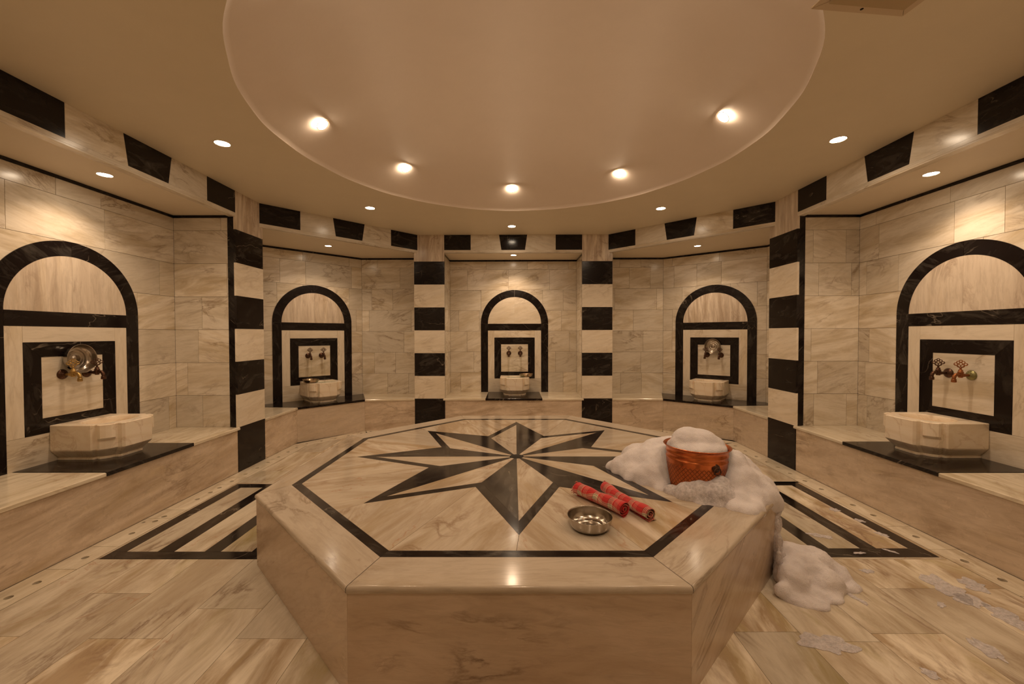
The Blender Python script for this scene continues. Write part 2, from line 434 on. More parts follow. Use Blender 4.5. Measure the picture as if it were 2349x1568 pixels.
# bay 1 (sides), bay 2 (angled), bay 3 (centre)
wall('wall_left', [((WL, 1.97), (WL, 3.75)), ((WL, 3.75), (XL-0.02, 3.75)), ((XL-0.02, 1.97), (WL, 1.97))], 3)
wall('wall_right', [((WR, 3.79), (WR, 1.97)), ((XR+0.02, 3.79), (WR, 3.79)), ((WR, 1.97), (XR+0.02, 1.97))], 23)
A2L, B2L = (-3.09, 4.97), (-2.20, 5.86)
A2R, B2R = (3.155, 5.075), (2.16, 5.88)
wall('wall_back_left', [((-3.09, 4.13), A2L), (A2L, B2L), (B2L, (-1.30, 5.86)), ((-1.34, 5.86), (-1.34, 5.43))], 41)
wall('wall_back_right', [((1.32, 5.43), (1.32, 5.88)), ((1.28, 5.88), B2R), (B2R, A2R), (A2R, (3.155, 4.17))], 61)
wall('wall_back', [((BX-XN, 5.43), (BX-XN, YN)), ((BX-XN, YN), (BX+XN, YN)), ((BX+XN, YN), (BX+XN, 5.43))], 83)
# behind the camera
COURSES0 = COURSES; COURSES = [0.0] + COURSES
wall('wall_front_left', [((-1.35, 0.30), (-2.56, 1.56)), ((-1.35, -0.9), (-1.35, 0.30))], 101)
wall('wall_front_right', [((2.617, 1.56), (1.35, 0.30)), ((1.35, 0.30), (1.35, -0.9))], 121)
wall('wall_front', [((1.35, -0.9), (-1.35, -0.9))], 141)
COURSES = COURSES0

# ------------------------------------------------------------------ ceiling + dome
DC, DR = (0.035, 2.745), 1.622
def make_ceiling():
    bm = bmesh.new(); rg = random.Random(4)
    ph = [rg.random()*6 for _ in range(6)]
    outer = [(-3.3, -1.0), (3.3, -1.0), (3.3, 6.2), (-3.3, 6.2)]
    vo = [bm.verts.new((x, y, ZC)) for x, y in outer]
    n = 160
    rr = [DR + 0.006*sin(3*a+ph[0]) + 0.004*sin(8*a+ph[1]) + 0.0025*sin(23*a+ph[2]) for a in [2*pi*i/n for i in range(n)]]
    vi = [bm.verts.new((DC[0]+rr[i]*cos(2*pi*i/n), DC[1]+rr[i]*sin(2*pi*i/n), ZC)) for i in range(n)]
    es = [bm.edges.new((vo[i], vo[(i+1) % 4])) for i in range(4)] + [bm.edges.new((vi[i], vi[(i+1) % n])) for i in range(n)]
    bmesh.ops.triangle_fill(bm, use_beauty=True, use_dissolve=False, edges=es)
    for f in bm.faces:
        f.normal_update()
        if f.normal.z > 0: f.normal_flip()
    me = bpy.data.meshes.new('ceiling'); bm.to_mesh(me); bm.free(); me.materials.append(M['ceiling'])
    tag(link('ceiling', me), kind='structure')
    # dome: a shallow plastered cap springing from a small rounded lip
    bm = bmesh.new(); R = 3.7; zc = ZC + 0.012 - math.sqrt(R*R-DR*DR)
    rings = []
    prof = [(1.0, 0.0)] + [(math.cos(t), None) for t in []]
    steps = [1.0, 1.0, 0.985, 0.96, 0.92, 0.87, 0.8, 0.7, 0.6, 0.5, 0.4, 0.3, 0.2, 0.1]
    for k, sc in enumerate(steps):
        ring = []
        for i in range(n):
            a = 2*pi*i/n; r = rr[i]*sc if sc > 0.95 else DR*sc
            z = ZC if k == 0 else zc + math.sqrt(max(R*R - r*r, 0))
            ring.append(bm.verts.new((DC[0]+r*cos(a), DC[1]+r*sin(a), z)))
        rings.append(ring)
    top = bm.verts.new((DC[0], DC[1], zc + R))
    for A, B in zip(rings, rings[1:]):
        for i in range(n):
            j = (i+1) % n; f = bm.faces.new((A[i], B[i], B[j], A[j])); f.smooth = True
    for i in range(n):
        f = bm.faces.new((rings[-1][i], top, rings[-1][(i+1) % n])); f.smooth = True
    me = bpy.data.meshes.new('ceiling_dome'); bm.to_mesh(me); bm.free(); me.materials.append(M['dome'])
    tag(link('ceiling_dome', me), kind='structure')
    return R, zc
DOME_R, DOME_ZC = make_ceiling()
# lowered plaster ceilings in the niches
for nm, poly in [('ceiling_left_niche', [(WL-.05, 1.95), (XL-.01, 1.95), (XL-.01, 3.77), (WL-.05, 3.77)]),
                 ('ceiling_right_niche', [(XR+.01, 1.95), (WR+.05, 1.95), (WR+.05, 3.81), (XR+.01, 3.81)]),
                 ('ceiling_back_niche', [(BX-XN-.02, 5.42), (BX+XN+.02, 5.42), (BX+XN+.02, 6.08), (BX-XN-.02, 6.08)]),
                 ('ceiling_back_left_niche', [(-3.13, 4.12), (-2.575, 4.12), (-1.28, 5.42), (-1.28, 5.9), (-2.22, 5.9), (-3.13, 4.99)]),
                 ('ceiling_back_right_niche', [(2.63, 4.16), (3.2, 4.16), (3.2, 5.1), (2.18, 5.93), (1.26, 5.93), (1.26, 5.42)])]:
    mb = MB('niche_ceiling'); mb.prism(poly, flat(ZN), 0.0, 0.03, 'niche_ceiling'); tag(mb.build(nm), kind='structure')

# ------------------------------------------------------------------ striped pillars and lintels
def pillar(p, q, depth, label, z0=0.0, streak=0.0, strips=(True, True)):
    """p->q is the face plane (room on the right)"""
    fr = frame(p, q); L = hypot(q[0]-p[0], q[1]-p[1])
    root = empty('striped_pillar', ((p[0]+q[0])/2, (p[1]+q[1])/2, 0), label, 'pillar', 'black and white striped marble pillars')
    inv = Matrix.Translation(-root.location)
    def fin(mb, nm):
        bmesh.ops.transform(mb.bm, matrix=inv, verts=mb.bm.verts); return mb.build(nm, root)
    mb = MB('wall'); mb.prism(rect(0.045, 0, L-0.045, ZC), fr, -depth, -0.02, 'wall'); fin(mb, 'core')
    mb = MB('pale', 'black'); zs = [0, ZB] + [ZB + 0.305*k for k in range(1, 7)] + [ZC]
    for k in range(8):
        m = 'black' if k % 2 == 0 and k < 7 else 'pale'
        if k == 7:
            mb.prism(rect(0, zs[7], L, ZC), fr, -0.02, 0, 'streak', pi/2, inset=0.0008)
        else: mb.prism(rect(0, zs[k], L, zs[k+1]), fr, -0.02, 0, m, 0.2, inset=0.0008)
    fin(mb, 'striped_facing')
    if streak:
        mb = MB('black')
        for (u0, u1, on) in ((0.004, 0.02, strips[0]), (L-0.02, L-0.004, strips[1])):
            if on: mb.prism(rect(u0, ZB, u1, 2.37), fr, -0.02-streak, -0.02, 'black')
        fin(mb, 'corner_strip')
    return root
def lintel(p, q, label, a0, zt=ZC):
    """a0: width of the end blocks; keystone centred"""
    fr = frame(p, q); L = hypot(q[0]-p[0], q[1]-p[1])
    root = empty('stone_lintel', ((p[0]+q[0])/2, (p[1]+q[1])/2, ZN-.008), label, 'lintel', 'black and white stone lintels over the niches')
    inv = Matrix.Translation(-root.location)
    mb = MB('wall', 'black')
    mb.prism(rect(0, ZN-0.008, L, ZC), fr, -0.028, -0.004, 'wall')
    c = L/2
    top, bot = 0.187, 0.157
    mb.prism([(0, ZH), (a0, ZH), (a0, zt), (0, zt)], fr, -0.004, 0, 'black', inset=G*0.5)
    mb.prism([(L-a0, ZH), (L, ZH), (L, zt), (L-a0, zt)], fr, -0.004, 0, 'black', inset=G*0.5)
    mb.prism([(c-bot, ZH), (c+bot, ZH), (c+top, zt), (c-top, zt)], fr, -0.004, 0, 'black', inset=G*0.5)
    mb.prism([(a0, ZH), (c-bot, ZH), (c-top, zt), (a0, zt)], fr, -0.004, 0, 'wall', 0.2, inset=G*0.5)
    mb.prism([(c+bot, ZH), (L-a0, ZH), (L-a0, zt), (c+top, zt)], fr, -0.004, 0, 'wall', -0.2, inset=G*0.5)
    mb.prism(rect(0, ZN-0.008, L, ZH), fr, -0.004, 0, 'wall', 0, inset=0.0)
    bmesh.ops.transform(mb.bm, matrix=inv, verts=mb.bm.verts); mb.build('lintel_facing', root)
    # marble lip under the slab
    mb = MB('wall'); mb.prism(rect(0, ZN-0.018, L, ZN-0.008), fr, -0.06, -0.002, 'wall')
    bmesh.ops.transform(mb.bm, matrix=inv, verts=mb.bm.verts); mb.build('lower_edge', root)
pillar((XL, YaL), (XL, YbL), 0.50, 'striped marble pillar between the nearest left niche and the angled left niche', streak=0.04, strips=(True, False))
pillar((BX-XP2, D), (BX-XP1, D), 0.40, 'striped marble pillar on the left of the centre back niche', streak=0.04, strips=(False, True))
pillar((BX+XP1, D), (BX+XP2, D), 0.40, 'striped marble pillar on the right of the centre back niche', streak=0.04, strips=(True, False))
pillar((XR, YbR), (XR, YaR), 0.50, 'striped marble pillar between the nearest right niche and the angled right niche', streak=0.04, strips=(False, True))
pillar((XL, 1.56), (XL, 1.975), 0.50, 'striped marble pillar nearest the viewer on the left side')
pillar((XR, 1.975), (XR, 1.56), 0.50, 'striped marble pillar nearest the viewer on the right side')
# black band beside the two near side pillars (on the niche reveal)
for sx, x, y in ((-1, XL, 3.75), (1, XR, 3.79)):
    mb = MB('black'); x0, x1 = (x-0.085, x-0.02) if sx < 0 else (x+0.02, x+0.085)
    mb.prism(rect(min(x0, x1), ZB, max(x0, x1), 2.378), (Vector((0, y, 0)), Vector((1, 0, 0)), Zv, Vector((0, -1, 0))), -0.002, 0.005, 'black')
    tag(mb.build('trim_1' if sx < 0 else 'trim_2'), kind='structure')
lintel((XL, 1.98), (XL, YaL), 'striped stone lintel over the nearest left niche', 0.34)
lintel((XL, 4.085), (-1.285, 5.408), 'striped stone lintel over the angled niche left of centre', 0.385)
lintel((BX-XP1, D-0.003), (BX+XP1, D-0.003), 'striped stone lintel over the centre back niche', 0.352)
lintel((1.255, 5.408), (XR, 4.09), 'striped stone lintel over the angled niche right of centre', 0.385)
lintel((XR, YaR), (XR, 1.98), 'striped stone lintel over the nearest right niche', 0.34)

# ------------------------------------------------------------------ arched wall panels
def arch(center, nrm_ang, label, seed):
    """center: plan point on the wall, nrm_ang: heading of the inward normal"""
    N = Vector((cos(nrm_ang), sin(nrm_ang), 0)); U = Zv.cross(N)
    rg = random.Random(seed)
    root = empty('arched_panel', (center[0], center[1], ZB), label, 'wall panel', 'arched marble panels in the niches')
    fr = (Vector((0, 0, -ZB)), U, Zv, N)
    zs, r0, r1 = 1.435, 0.395, 0.50
    g = 0.0008
    R3 = lambda: (rg.random(), rg.random(), rg.random())
    mb = MB('black'); k = 28
    for s_ in (-1, 1):
        o = [(s_*r1*cos(pi/2*i/k), zs+r1*sin(pi/2*i/k)) for i in range(k+1)]
        i_ = [(s_*r0*cos(pi/2*i/k), zs+r0*sin(pi/2*i/k)) for i in range(k+1)]
        poly = o + i_[::-1]
        if s_ < 0: poly = poly[::-1]
        mb.prism(poly, fr, 0, 0.006, 'black', 0.5*s_, R3(), inset=g)
        a, b = sorted((s_*r0, s_*r1))
        mb.prism(rect(a, ZB, b, 1.02), fr, 0, 0.006, 'black', pi/2, R3(), inset=g)
        mb.prism(rect(a, 1.02, b, zs), fr, 0, 0.006, 'black', pi/2, R3(), inset=g)
    mb.build('arch_band', root)
    mb = MB('black'); mb.prism(rect(-r0, 1.335, r0, zs), fr, 0, 0.006, 'black', 0.0, R3(), inset=g); mb.build('crossbar', root)
    mb = MB('streak')
    for s_ in (-1, 1):
        poly = [(0, zs)] + [(s_*r0*cos(pi/2*i/k), zs+r0*sin(pi/2*i/k)) for i in range(k+1)]
        if s_ < 0: poly = poly[::-1]
        mb.prism(poly, fr, 0, 0.006, 'pale' if 'centre back' in label else 'streak', 0.2 if 'centre back' in label else pi/2+0.03, R3(), inset=0.0004)
    mb.build('tympanum', root)
    mb = MB('pale')
    mb.prism(rect(-r0, 0.62, -0.3, 1.335), fr, 0, 0.005, 'pale', pi/2, R3(), inset=g)
    mb.prism(rect(0.3, 0.62, r0, 1.335), fr, 0, 0.005, 'pale', pi/2, R3(), inset=g)
    mb.prism(rect(-0.3, 1.23, 0.3, 1.335), fr, 0, 0.005, 'pale', 0, R3(), inset=g)
    mb.prism(rect(-r0, ZB, r0, 0.62), fr, 0, 0.005, 'wall', 0, R3(), inset=g)
    mb.build('surround', root)
    mb = MB('black'); a, b, z0, z1, z2, z3 = 0.3, 0.2, 0.62, 0.722, 1.13, 1.23
    for poly, rt_ in (([(-a, z0), (a, z0), (b, z1), (-b, z1)], 0), ([(a, z0), (a, z3), (b, z2), (b, z1)], pi/2),
                      ([(a, z3), (-a, z3), (-b, z2), (b, z2)], 0), ([(-a, z3), (-a, z0), (-b, z1), (-b, z2)], pi/2)):
        mb.prism(poly, fr, 0, 0.006, 'black', rt_, R3(), inset=0.0005)
    mb.build('square_frame', root)
    mb = MB('wall'); mb.prism(rect(-b, z1, b, z2), fr, 0, 0.005, 'wall', 0.1, R3(), inset=g); mb.build('centre_slab', root)
    return root
ang2L = atan2(B2L[1]-A2L[1], B2L[0]-A2L[0]) - pi/2
ang2R = atan2(A2R[1]-B2R[1], A2R[0]-B2R[0]) - pi/2
C2L = (-2.665, 5.395); C2R = (2.686, 5.455)
NICHES = {
    'L1': ((WL, 2.875), 0.0), 'L2': (C2L, ang2L), 'C': ((0.007, YN), -pi/2), 'R2': (C2R, ang2R), 'R1': ((WR, 2.912), pi)}
arch(*NICHES['L1'], 'arched black and white marble panel in the nearest left niche', 1)
arch(*NICHES['L2'], 'arched black and white marble panel in the angled niche left of centre', 2)
arch(*NICHES['C'], 'arched black and white marble panel in the centre back niche', 3)
arch(*NICHES['R2'], 'arched black and white marble panel in the angled niche right of centre', 4)
arch(*NICHES['R1'], 'arched black and white marble panel in the nearest right niche', 5)

# ------------------------------------------------------------------ benches
def bench(label, loc, seats, slab, fronts, splits=()):
    root = empty('marble_bench', loc, label, 'bench', 'marble benches under the niches')
    inv = Matrix.Translation(-Vector(loc))
    def fin(mb, nm):
        bmesh.ops.transform(mb.bm, matrix=inv, verts=mb.bm.verts); return mb.build(nm, root)
    for poly, rot in seats:
        mb = MB('seat'); mb.prism(poly, flat(), ZB-0.024, ZB, 'seat', rot, bevel=0.005); fin(mb, 'seat_slab')
    mb = MB('black'); mb.prism(slab, flat(), ZB-0.024, ZB+0.0015, 'black', 0.3, bevel=0.002); fin(mb, 'black_slab')
    for p, q in fronts:
        mb = MB('bench'); fr = frame(p, q); L = hypot(q[0]-p[0], q[1]-p[1])
        mb.prism(rect(0, 0, L, ZB-0.024), fr, -0.03, 0, 'bench', 0.12, inset=0.0005); fin(mb, 'front_panel')
s = 0.006
bench('long marble bench under the nearest left niche', (-2.86, 2.85, 0),
      [(rect(WL, 1.975, XL+s, 2.508), pi/2), (rect(WL, 3.197, XL+s, 3.748), pi/2)], rect(WL, 2.5085, XL+s+0.004, 3.1965),
      [((XL-0.006, 1.97), (XL-0.006, YaL))])
bench('long marble bench under the nearest right niche', (2.91, 2.87, 0),
      [(rect(XR-s, 1.975, WR, 2.492), pi/2), (rect(XR-s, 3.217, WR, 3.788), pi/2)], rect(XR-s-0.004, 2.4925, WR, 3.2165),
      [((XR+0.006, YaR), (XR+0.006, 1.97))])
bench('straight marble bench under the centre back niche', (0, 5.7, 0),
      [(rect(BX-XN, D-s, -0.385, YN), 0), (rect(0.375, D-s, BX+XN, YN), 0)], rect(-0.3845, D-s-0.006, 0.3745, YN),
      [((BX-XP1, D+0.006), (BX+XP1, D+0.006))])
F1, F2 = (XL+s, 4.755), (-1.985, 5.33)
bench('angled marble bench under the niche left of centre', (-2.2, 5.2, 0),
      [([(XL+s, 4.134), (XL+s, 4.755), (-3.09, 4.79), (-3.09, 4.134)], pi/2), ([(-1.975, 5.335), (BX-XP2, 5.40), (BX-XP2, 5.86), (-2.19, 5.86)], 0)],
      [(XL+s, 4.7555), (-1.9755, 5.3355), (-2.1905, 5.8605), A2L, (-3.09, 4.7905)],
      [((XL-0.004, YbL), (XL-0.004, 4.757)), ((XL-0.004, 4.757), (-1.982, 5.345)), ((-1.982, 5.345), (BX-XP2, 5.408))])
bench('angled marble bench under the niche right of centre', (2.2, 5.2, 0),
      [([(XR-s, 4.176), (3.155, 4.176), (3.155, 4.86), (XR-s, 4.83)], pi/2), ([(BX+XP2, 5.40), (1.975, 5.37), (2.15, 5.88), (BX+XP2, 5.88)], 0)],
      [(XR-s, 4.8305), (3.155, 4.8605), A2R, (2.1505, 5.8805), (1.9755, 5.3705)],
      [((BX+XP2, 5.408), (1.982, 5.38)), ((1.982, 5.38), (XR+0.004, 4.832)), ((XR+0.004, 4.832), (XR+0.004, YbR))])

# ------------------------------------------------------------------ floor
SW = 0.172       # width of the drain strip
def make_floor():
    mb = MB('floor', 'blackfloor', 'grout', 'void')
    mb.prism(rect(-3.3, -1.2, 3.3, 6.2), flat(), -0.08, -0.03, 'void')
    # inner region of planks (inside the drain strip)
    reg = [(-1.35, -1.0), (1.35, -1.0), (1.35, 0.25), (XR-SW, 1.5), (XR-SW, 4.77), (1.93, D-SW-0.01), (-1.93, D-SW-0.01), (XL+SW, 4.70), (XL+SW, 1.5), (-1.35, 0.25)]
    conv = [(-1.5, -1.0), (1.5, -1.0), (XR-SW, 0.6), (XR-SW, 4.77), (1.93, D-SW-0.01), (-1.93, D-SW-0.01), (XL+SW, 4.70), (XL+SW, 0.6)]
    mb.prism(conv, flat(), -0.03, -0.012, 'grout')
    rg = random.Random(12)
    IN = [((-2.376, 2.276), (-1.2, 3.437)), ((1.2, 2.296), (2.422, 3.487))]
    def put(poly, rnd, rot=pi/2):
        poly = clip_conv(poly, conv)
        if poly: mb.prism(poly, flat(), -0.02, 0, 'floor', rot, rnd, inset=0.0009)
    wdt = 0.305
    xs = [-2.39 - 0.02 + wdt*k for k in range(-1, 17)]
    xs = [-2.70, -2.395, -2.104, -1.80, -1.486, -1.18, -0.88, -0.575, -0.27, 0.03, 0.335, 0.64, 0.93, 1.21, 1.51, 1.82, 2.14, 2.445, 2.75]
    jt = {1: 1.686, 2: 1.972, 3: 1.674, 4: 1.86, 5: 1.675, 12: 1.716, 13: 1.05, 14: 1.706, 15: 2.012, 16: 1.4}
    for i in range(len(xs)-1):
        x0, x1 = xs[i], xs[i+1]
        for (ya, yb) in ((-1.0, 2.276), (2.276, 3.46), (3.46, 5.4)):
            if ya == -1.0:
                j0 = jt.get(i, rg.uniform(1.2, 2.2)); ys = [j0]
                while ys[-1] + 0.3 < yb: ys.append(ys[-1] + 0.61)
                ys = [y for y in ys if y < yb - 0.05]; y = j0
                while y > ya: y -= 0.61; ys.insert(0, y)
                ys.append(yb)
                ys = [max(v, ya) for v in ys]
            elif ya == 2.276:
                if x0 < -1.2 or x1 > 1.2: continue
                ys = [ya, 2.9, yb]
            else:
                ys = [ya]; y = ya + rg.uniform(0.15, 0.6)
                while y < yb: ys.append(y); y += 0.61
                ys.append(yb)
            for a, b in zip(ys, ys[1:]):
                if b - a > 0.02: put(rect(x0, a, x1, b), (rg.random(), rg.random(), rg.random()))
    # black inlaid frames on both sides of the platform
    def bar(r, black, rot):
        poly = clip_conv(rect(*r), conv)
        mb.prism(poly, flat(), -0.02, 0, 'blackfloor' if black else 'floor', rot, inset=0.0006)
    L = -2.376; n0, n1, f0, f1 = 2.276, 2.357, 3.355, 3.438
    bar((L, n0, -1.2, n1), 1, 0); bar((L, f0, -1.2, f1), 1, 0); bar((-2.376, f1, -1.2, 3.46), 0, 0)
    b = [-2.376, -2.292, -2.11, -2.012, -1.832, -1.737, -1.553, -1.46, -1.2]
    for k in range(len(b)-1): bar((b[k], n1, b[k+1], f0), k % 2 == 0, pi/2)
    for k, (a0, b0) in enumerate(((-2.391, -2.376),)): bar((a0, n0, b0, f1+.02), 0, pi/2)
    n0, n1, f0, f1 = 2.296, 2.393, 3.398, 3.487
    bar((1.2, n0, 2.422, n1), 1, 0); bar((1.2, f0, 2.422, f1), 1, 0); bar((1.2, 2.276, 2.422, n0), 0, 0)
    b = [2.422, 2.334, 2.147, 2.05, 1.862, 1.765, 1.58, 1.49, 1.2]
    for k in range(len(b)-1): bar((b[k+1], n1, b[k], f0), k % 2 == 0, pi/2)
    bar((2.422, 2.276, 2.446, f1), 0, pi/2)
    tag(mb.build('floor'), kind='structure')
make_floor()

def drain(label, p, q, holes, joints, width=SW, ext=(0, 0)):
    """perforated strip along p->q (p->q is the bench side, room on the right)"""
    U = Vector((q[0]-p[0], q[1]-p[1], 0)).normalized(); N = U.cross(Zv)
    L = hypot(q[0]-p[0], q[1]-p[1]); rg = random.Random(int(L*1000))
    root_loc = Vector(((p[0]+q[0])/2, (p[1]+q[1])/2, 0))
    bm = bmesh.new(); uvl = bm.loops.layers.uv.new('UVMap'); rc = bm.loops.layers.float_color.new('rnd')
    bounds = [0] + joints + [L]
    P0 = Vector((p[0], p[1], 0))
    for a, b in zip(bounds, bounds[1:]):
        g = 0.0015
        e0 = ext[0] if a == 0 else 0; e1 = ext[1] if b == L else 0
        cs = [(a+g, 0.0), (b-g, 0.0), (b-g+e1, width-0.003), (a+g-e0, width-0.003)]
        vs = [bm.verts.new(P0 + U*u + N*v) for u, v in cs]
        es = [bm.edges.new((vs[i], vs[(i+1) % 4])) for i in range(4)]
        loops = [vs]
        for (hu, hv, r) in holes:
            if a + r + 0.004 < hu < b - r - 0.004:
                wob = rg.random()*6
                cv = [bm.verts.new(P0 + U*(hu+r*(1+0.04*sin(3*t+wob))*cos(t)) + N*(hv+r*sin(t))) for t in [2*pi*i/20 for i in range(20)]]
                es += [bm.edges.new((cv[i], cv[(i+1) % 20])) for i in range(20)]; loops.append(cv)
        rn = (rg.random(), rg.random(), rg.random(), 1)
        r_ = bmesh.ops.triangle_fill(bm, use_beauty=True, use_dissolve=False, edges=es)
        fs = [f for f in r_['geom'] if isinstance(f, bmesh.types.BMFace)]
        for lp in loops:
            lo = [bm.verts.new(v.co - Vector((0, 0, 0.025))) for v in lp]; n = len(lp)
            for i in range(n): fs.append(bm.faces.new((lp[i], lp[(i+1) % n], lo[(i+1) % n], lo[i])))
        for f in fs:
            for l in f.loops:
                d = l.vert.co - P0; l[uvl].uv = (d.dot(U), d.dot(N) + l.vert.co.z); l[rc] = rn
    for f in bm.faces:
        f.normal_update()
        if abs(f.normal.z) > 0.5 and f.normal.z < 0: f.normal_flip()
    bmesh.ops.translate(bm, vec=-root_loc, verts=bm.verts)
    me = bpy.data.meshes.new('perforated_drain_strip'); bm.to_mesh(me); bm.free(); me.materials.append(M['seat'])
    o = link('perforated_drain_strip', me, loc=root_loc + Vector((0, 0, 0.0012)))
    return tag(o, label, 'drain cover', 'perforated marble drain covers along the benches')
hl = [1.938, 2.056, 2.291, 2.574, 2.743, 2.815, 2.933, 3.114, 3.249, 3.350, 3.50, 3.68, 3.85, 4.02, 4.2, 4.38, 4.55]
drain('perforated marble drain strip along the nearest left bench', (XL, 1.56), (XL, 4.70),
      [(y-1.56, 0.094, 0.017) for y in hl] + [(2.726-1.56, 0.03, 0.011)], [2.175-1.56, 2.412-1.56, 2.785-1.56, 2.925-1.56, 3.42-1.56, 3.6-1.56, 4.1-1.56], ext=(0, -0.068))
hr = [2.080, 2.255, 2.529, 2.831, 3.002, 3.311, 3.497, 3.686, 3.86, 4.021, 4.2, 4.4, 4.6]
drain('perforated marble drain strip along the nearest right bench', (XR, 4.77), (XR, 1.56),
      [(4.77-y, 0.1, 0.018) for y in hr], [4.77-4.1, 4.77-3.55, 4.77-3.15, 4.77-2.667, 4.77-2.378, 4.77-1.95], ext=(-0.068, 0))
def auto_holes(L, st=0.17): return [(0.09+st*k, 0.095, 0.016) for k in range(int((L-0.1)/st)+1)]
Ld = hypot(0.575, 0.64)
drain('perforated drain strip along the angled bench left of centre', (XL, 4.70), (-1.985, 5.36), auto_holes(0.8), [0.4], ext=(-0.05, -0.05))
drain('perforated drain strip along the back benches', (-1.985, D), (1.985, D), auto_holes(3.9), [0.6, 1.2, 1.8, 2.4, 3.0, 3.5], ext=(-0.05, -0.05))
drain('perforated drain strip along the angled bench right of centre', (1.985, 5.38), (XR, 4.77), auto_holes(0.8), [0.4], ext=(-0.05, -0.05))

# ------------------------------------------------------------------ platform (heated marble table)
PC = (0.0, 2.9)
PO = [(-0.597, 1.397), (0.616, 1.397), (1.462, 2.22), (1.462, 3.52), (0.61, 4.39), (-0.575, 4.39), (-1.440, 3.52), (-1.440, 2.218)]
PBo = [(-0.539, 1.586), (0.542, 1.586), (1.315, 2.360), (1.300, 3.427), (0.535, 4.212), (-0.528, 4.212), (-1.287, 3.427), (-1.312, 2.356)]
def scl(poly, k): return [(PC[0]+(x-PC[0])*k, PC[1]+(y-PC[1])*k) for x, y in poly]
PBi = scl(PBo, 0.9635)
def platform():
    root = empty('octagonal_platform', (0, 2.9, 0), 'large octagonal marble platform with a black star inlay in the middle of the room', 'platform')
    inv = Matrix.Translation((0, -2.9, 0))
    def fin(mb, nm, lab=None):
        bmesh.ops.transform(mb.bm, matrix=inv, verts=mb.bm.verts); o = mb.build(nm, root)
        if lab: o['label'] = lab
        return o
    fl = flat(); rg = random.Random(21)
    R3 = lambda: (rg.random(), rg.random(), rg.random())
    # side panels
    pin = scl(PO, 0.9965)
    for i in range(8):
        p, q = pin[i], pin[(i+1) % 8]
        mb = MB('panel'); fr = frame(p, q); L = hypot(q[0]-p[0], q[1]-p[1])
        mb.prism(rect(0, 0, L, ZP-0.0275), fr, -0.03, 0, 'panel', -0.06 if i == 0 else 0.5, (0.31+0.09*i, 0.2, 0.5), inset=0.0006)
        fin(mb, 'side_panel')
    mb = MB('grout'); mb.prism(scl(PO, 0.975), fl, 0.0, ZP-0.012, 'grout'); fin(mb, 'core')
    # coping with a rounded nose, eight mitred pieces
    prof = [(PBo, ZP), (scl(PO, 0.9945), ZP), (scl(PO, 0.9985), ZP-0.002), (scl(PO, 1.0005), ZP-0.007), (scl(PO, 1.0015), ZP-0.015), (scl(PO, 1.0), ZP-0.023), (scl(PO, 0.9965), ZP-0.0285), (scl(PO, 0.985), ZP-0.0285)]
    for i in range(8):
        j = (i+1) % 8; mb = MB('coping'); rn = R3()
        e = Vector((PO[j][0]-PO[i][0], PO[j][1]-PO[i][1])); L = e.length; e.normalize()
        nn = Vector((e.y, -e.x)); prev = None; acc = 0.0
        for k, (pl, z) in enumerate(prof):
            a, b = Vector(pl[i]), Vector(pl[j]); d = (b-a).normalized()*0.0012
            a, b = a+d, b-d
            va, vb = mb.bm.verts.new((a.x, a.y, z)), mb.bm.verts.new((b.x, b.y, z))
            if k: acc += abs((Vector(pl[i])-Vector(prof[k-1][0][i])).dot(nn)) + abs(z-prof[k-1][1])
            cu = ((a-Vector(PO[i])).dot(e), acc); cv = ((b-Vector(PO[i])).dot(e), acc)
            if prev: mb.face([prev[0], va, vb, prev[1]], 'coping', [prev[2], cu, cv, prev[3]], rn, smooth=k > 1)
            prev = (va, vb, cu, cv)
        fin(mb, 'coping_slab')
    mb = MB('blacktable')
    for i in range(8):
        j = (i+1) % 8; e = atan2(PO[j][1]-PO[i][1], PO[j][0]-PO[i][0])
        mb.prism([PBo[i], PBo[j], PBi[j], PBi[i]], fl, ZP-0.01, ZP, 'blacktable', e, R3(), inset=0.0004)
    fin(mb, 'black_border')
    c = Vector((0.012, 2.91))
    tips = [Vector(t) for t in [(0.014, 1.764), (-0.794, 2.096), (-1.139, 2.904), (-0.797, 3.692), (0.018, 4.064), (0.827, 3.709), (1.150, 2.905), (0.824, 2.111)]]
    V = lambda r, k: c + Vector((r*cos(-pi/2 - pi/8 - k*pi/4), r*sin(-pi/2 - pi/8 - k*pi/4)))
    def ccw(poly):
        a = sum(poly[i-1][0]*poly[i][1]-poly[i][0]*poly[i-1][1] for i in range(len(poly)))
        return poly if a > 0 else poly[::-1]
    star = MB('blacktable', 'table'); out = MB('blacktable'); field = MB('table')
    for k in range(8):
        t = tips[k]; ti = c + (t-c)*0.885
        for sd, kk in ((0, k), (1, k-1)):       # sd 0: clockwise side (black), sd 1: white
            vi, vo = V(0.556, kk), V(0.632, kk)
            mat = 'blacktable' if sd == 0 else 'table'
            rot = atan2((ti-c).y, (ti-c).x) + (0.12 if sd else -0.12)
            star.prism(ccw([c, ti, vi]), fl, ZP-0.01, ZP, mat, rot, R3(), inset=0.0005)
            out.prism(ccw([t, ti, vi, vo]), fl, ZP-0.01, ZP, 'blacktable', rot, R3(), inset=0.0003)
            # field pieces to the octagon
            iv = {0: 0, 1: 7, 2: 6, 3: 5, 4: 4, 5: 3, 6: 2, 7: 1}[kk % 8]
            ov = Vector(PBi[iv]);
            # edge middle in the tip direction
            ea, eb = {0: (0, 1), 1: (7, 0), 2: (6, 7), 3: (5, 6), 4: (4, 5), 5: (3, 4), 6: (2, 3), 7: (1, 2)}[k]
            em = (Vector(PBi[ea]) + Vector(PBi[eb]))/2
            rt_ = rot + (0.35 if sd else -0.35)
            field.prism(ccw([t, vo, ov, em]), fl, ZP-0.01, ZP, 'table', rt_, R3(), inset=0.0008)
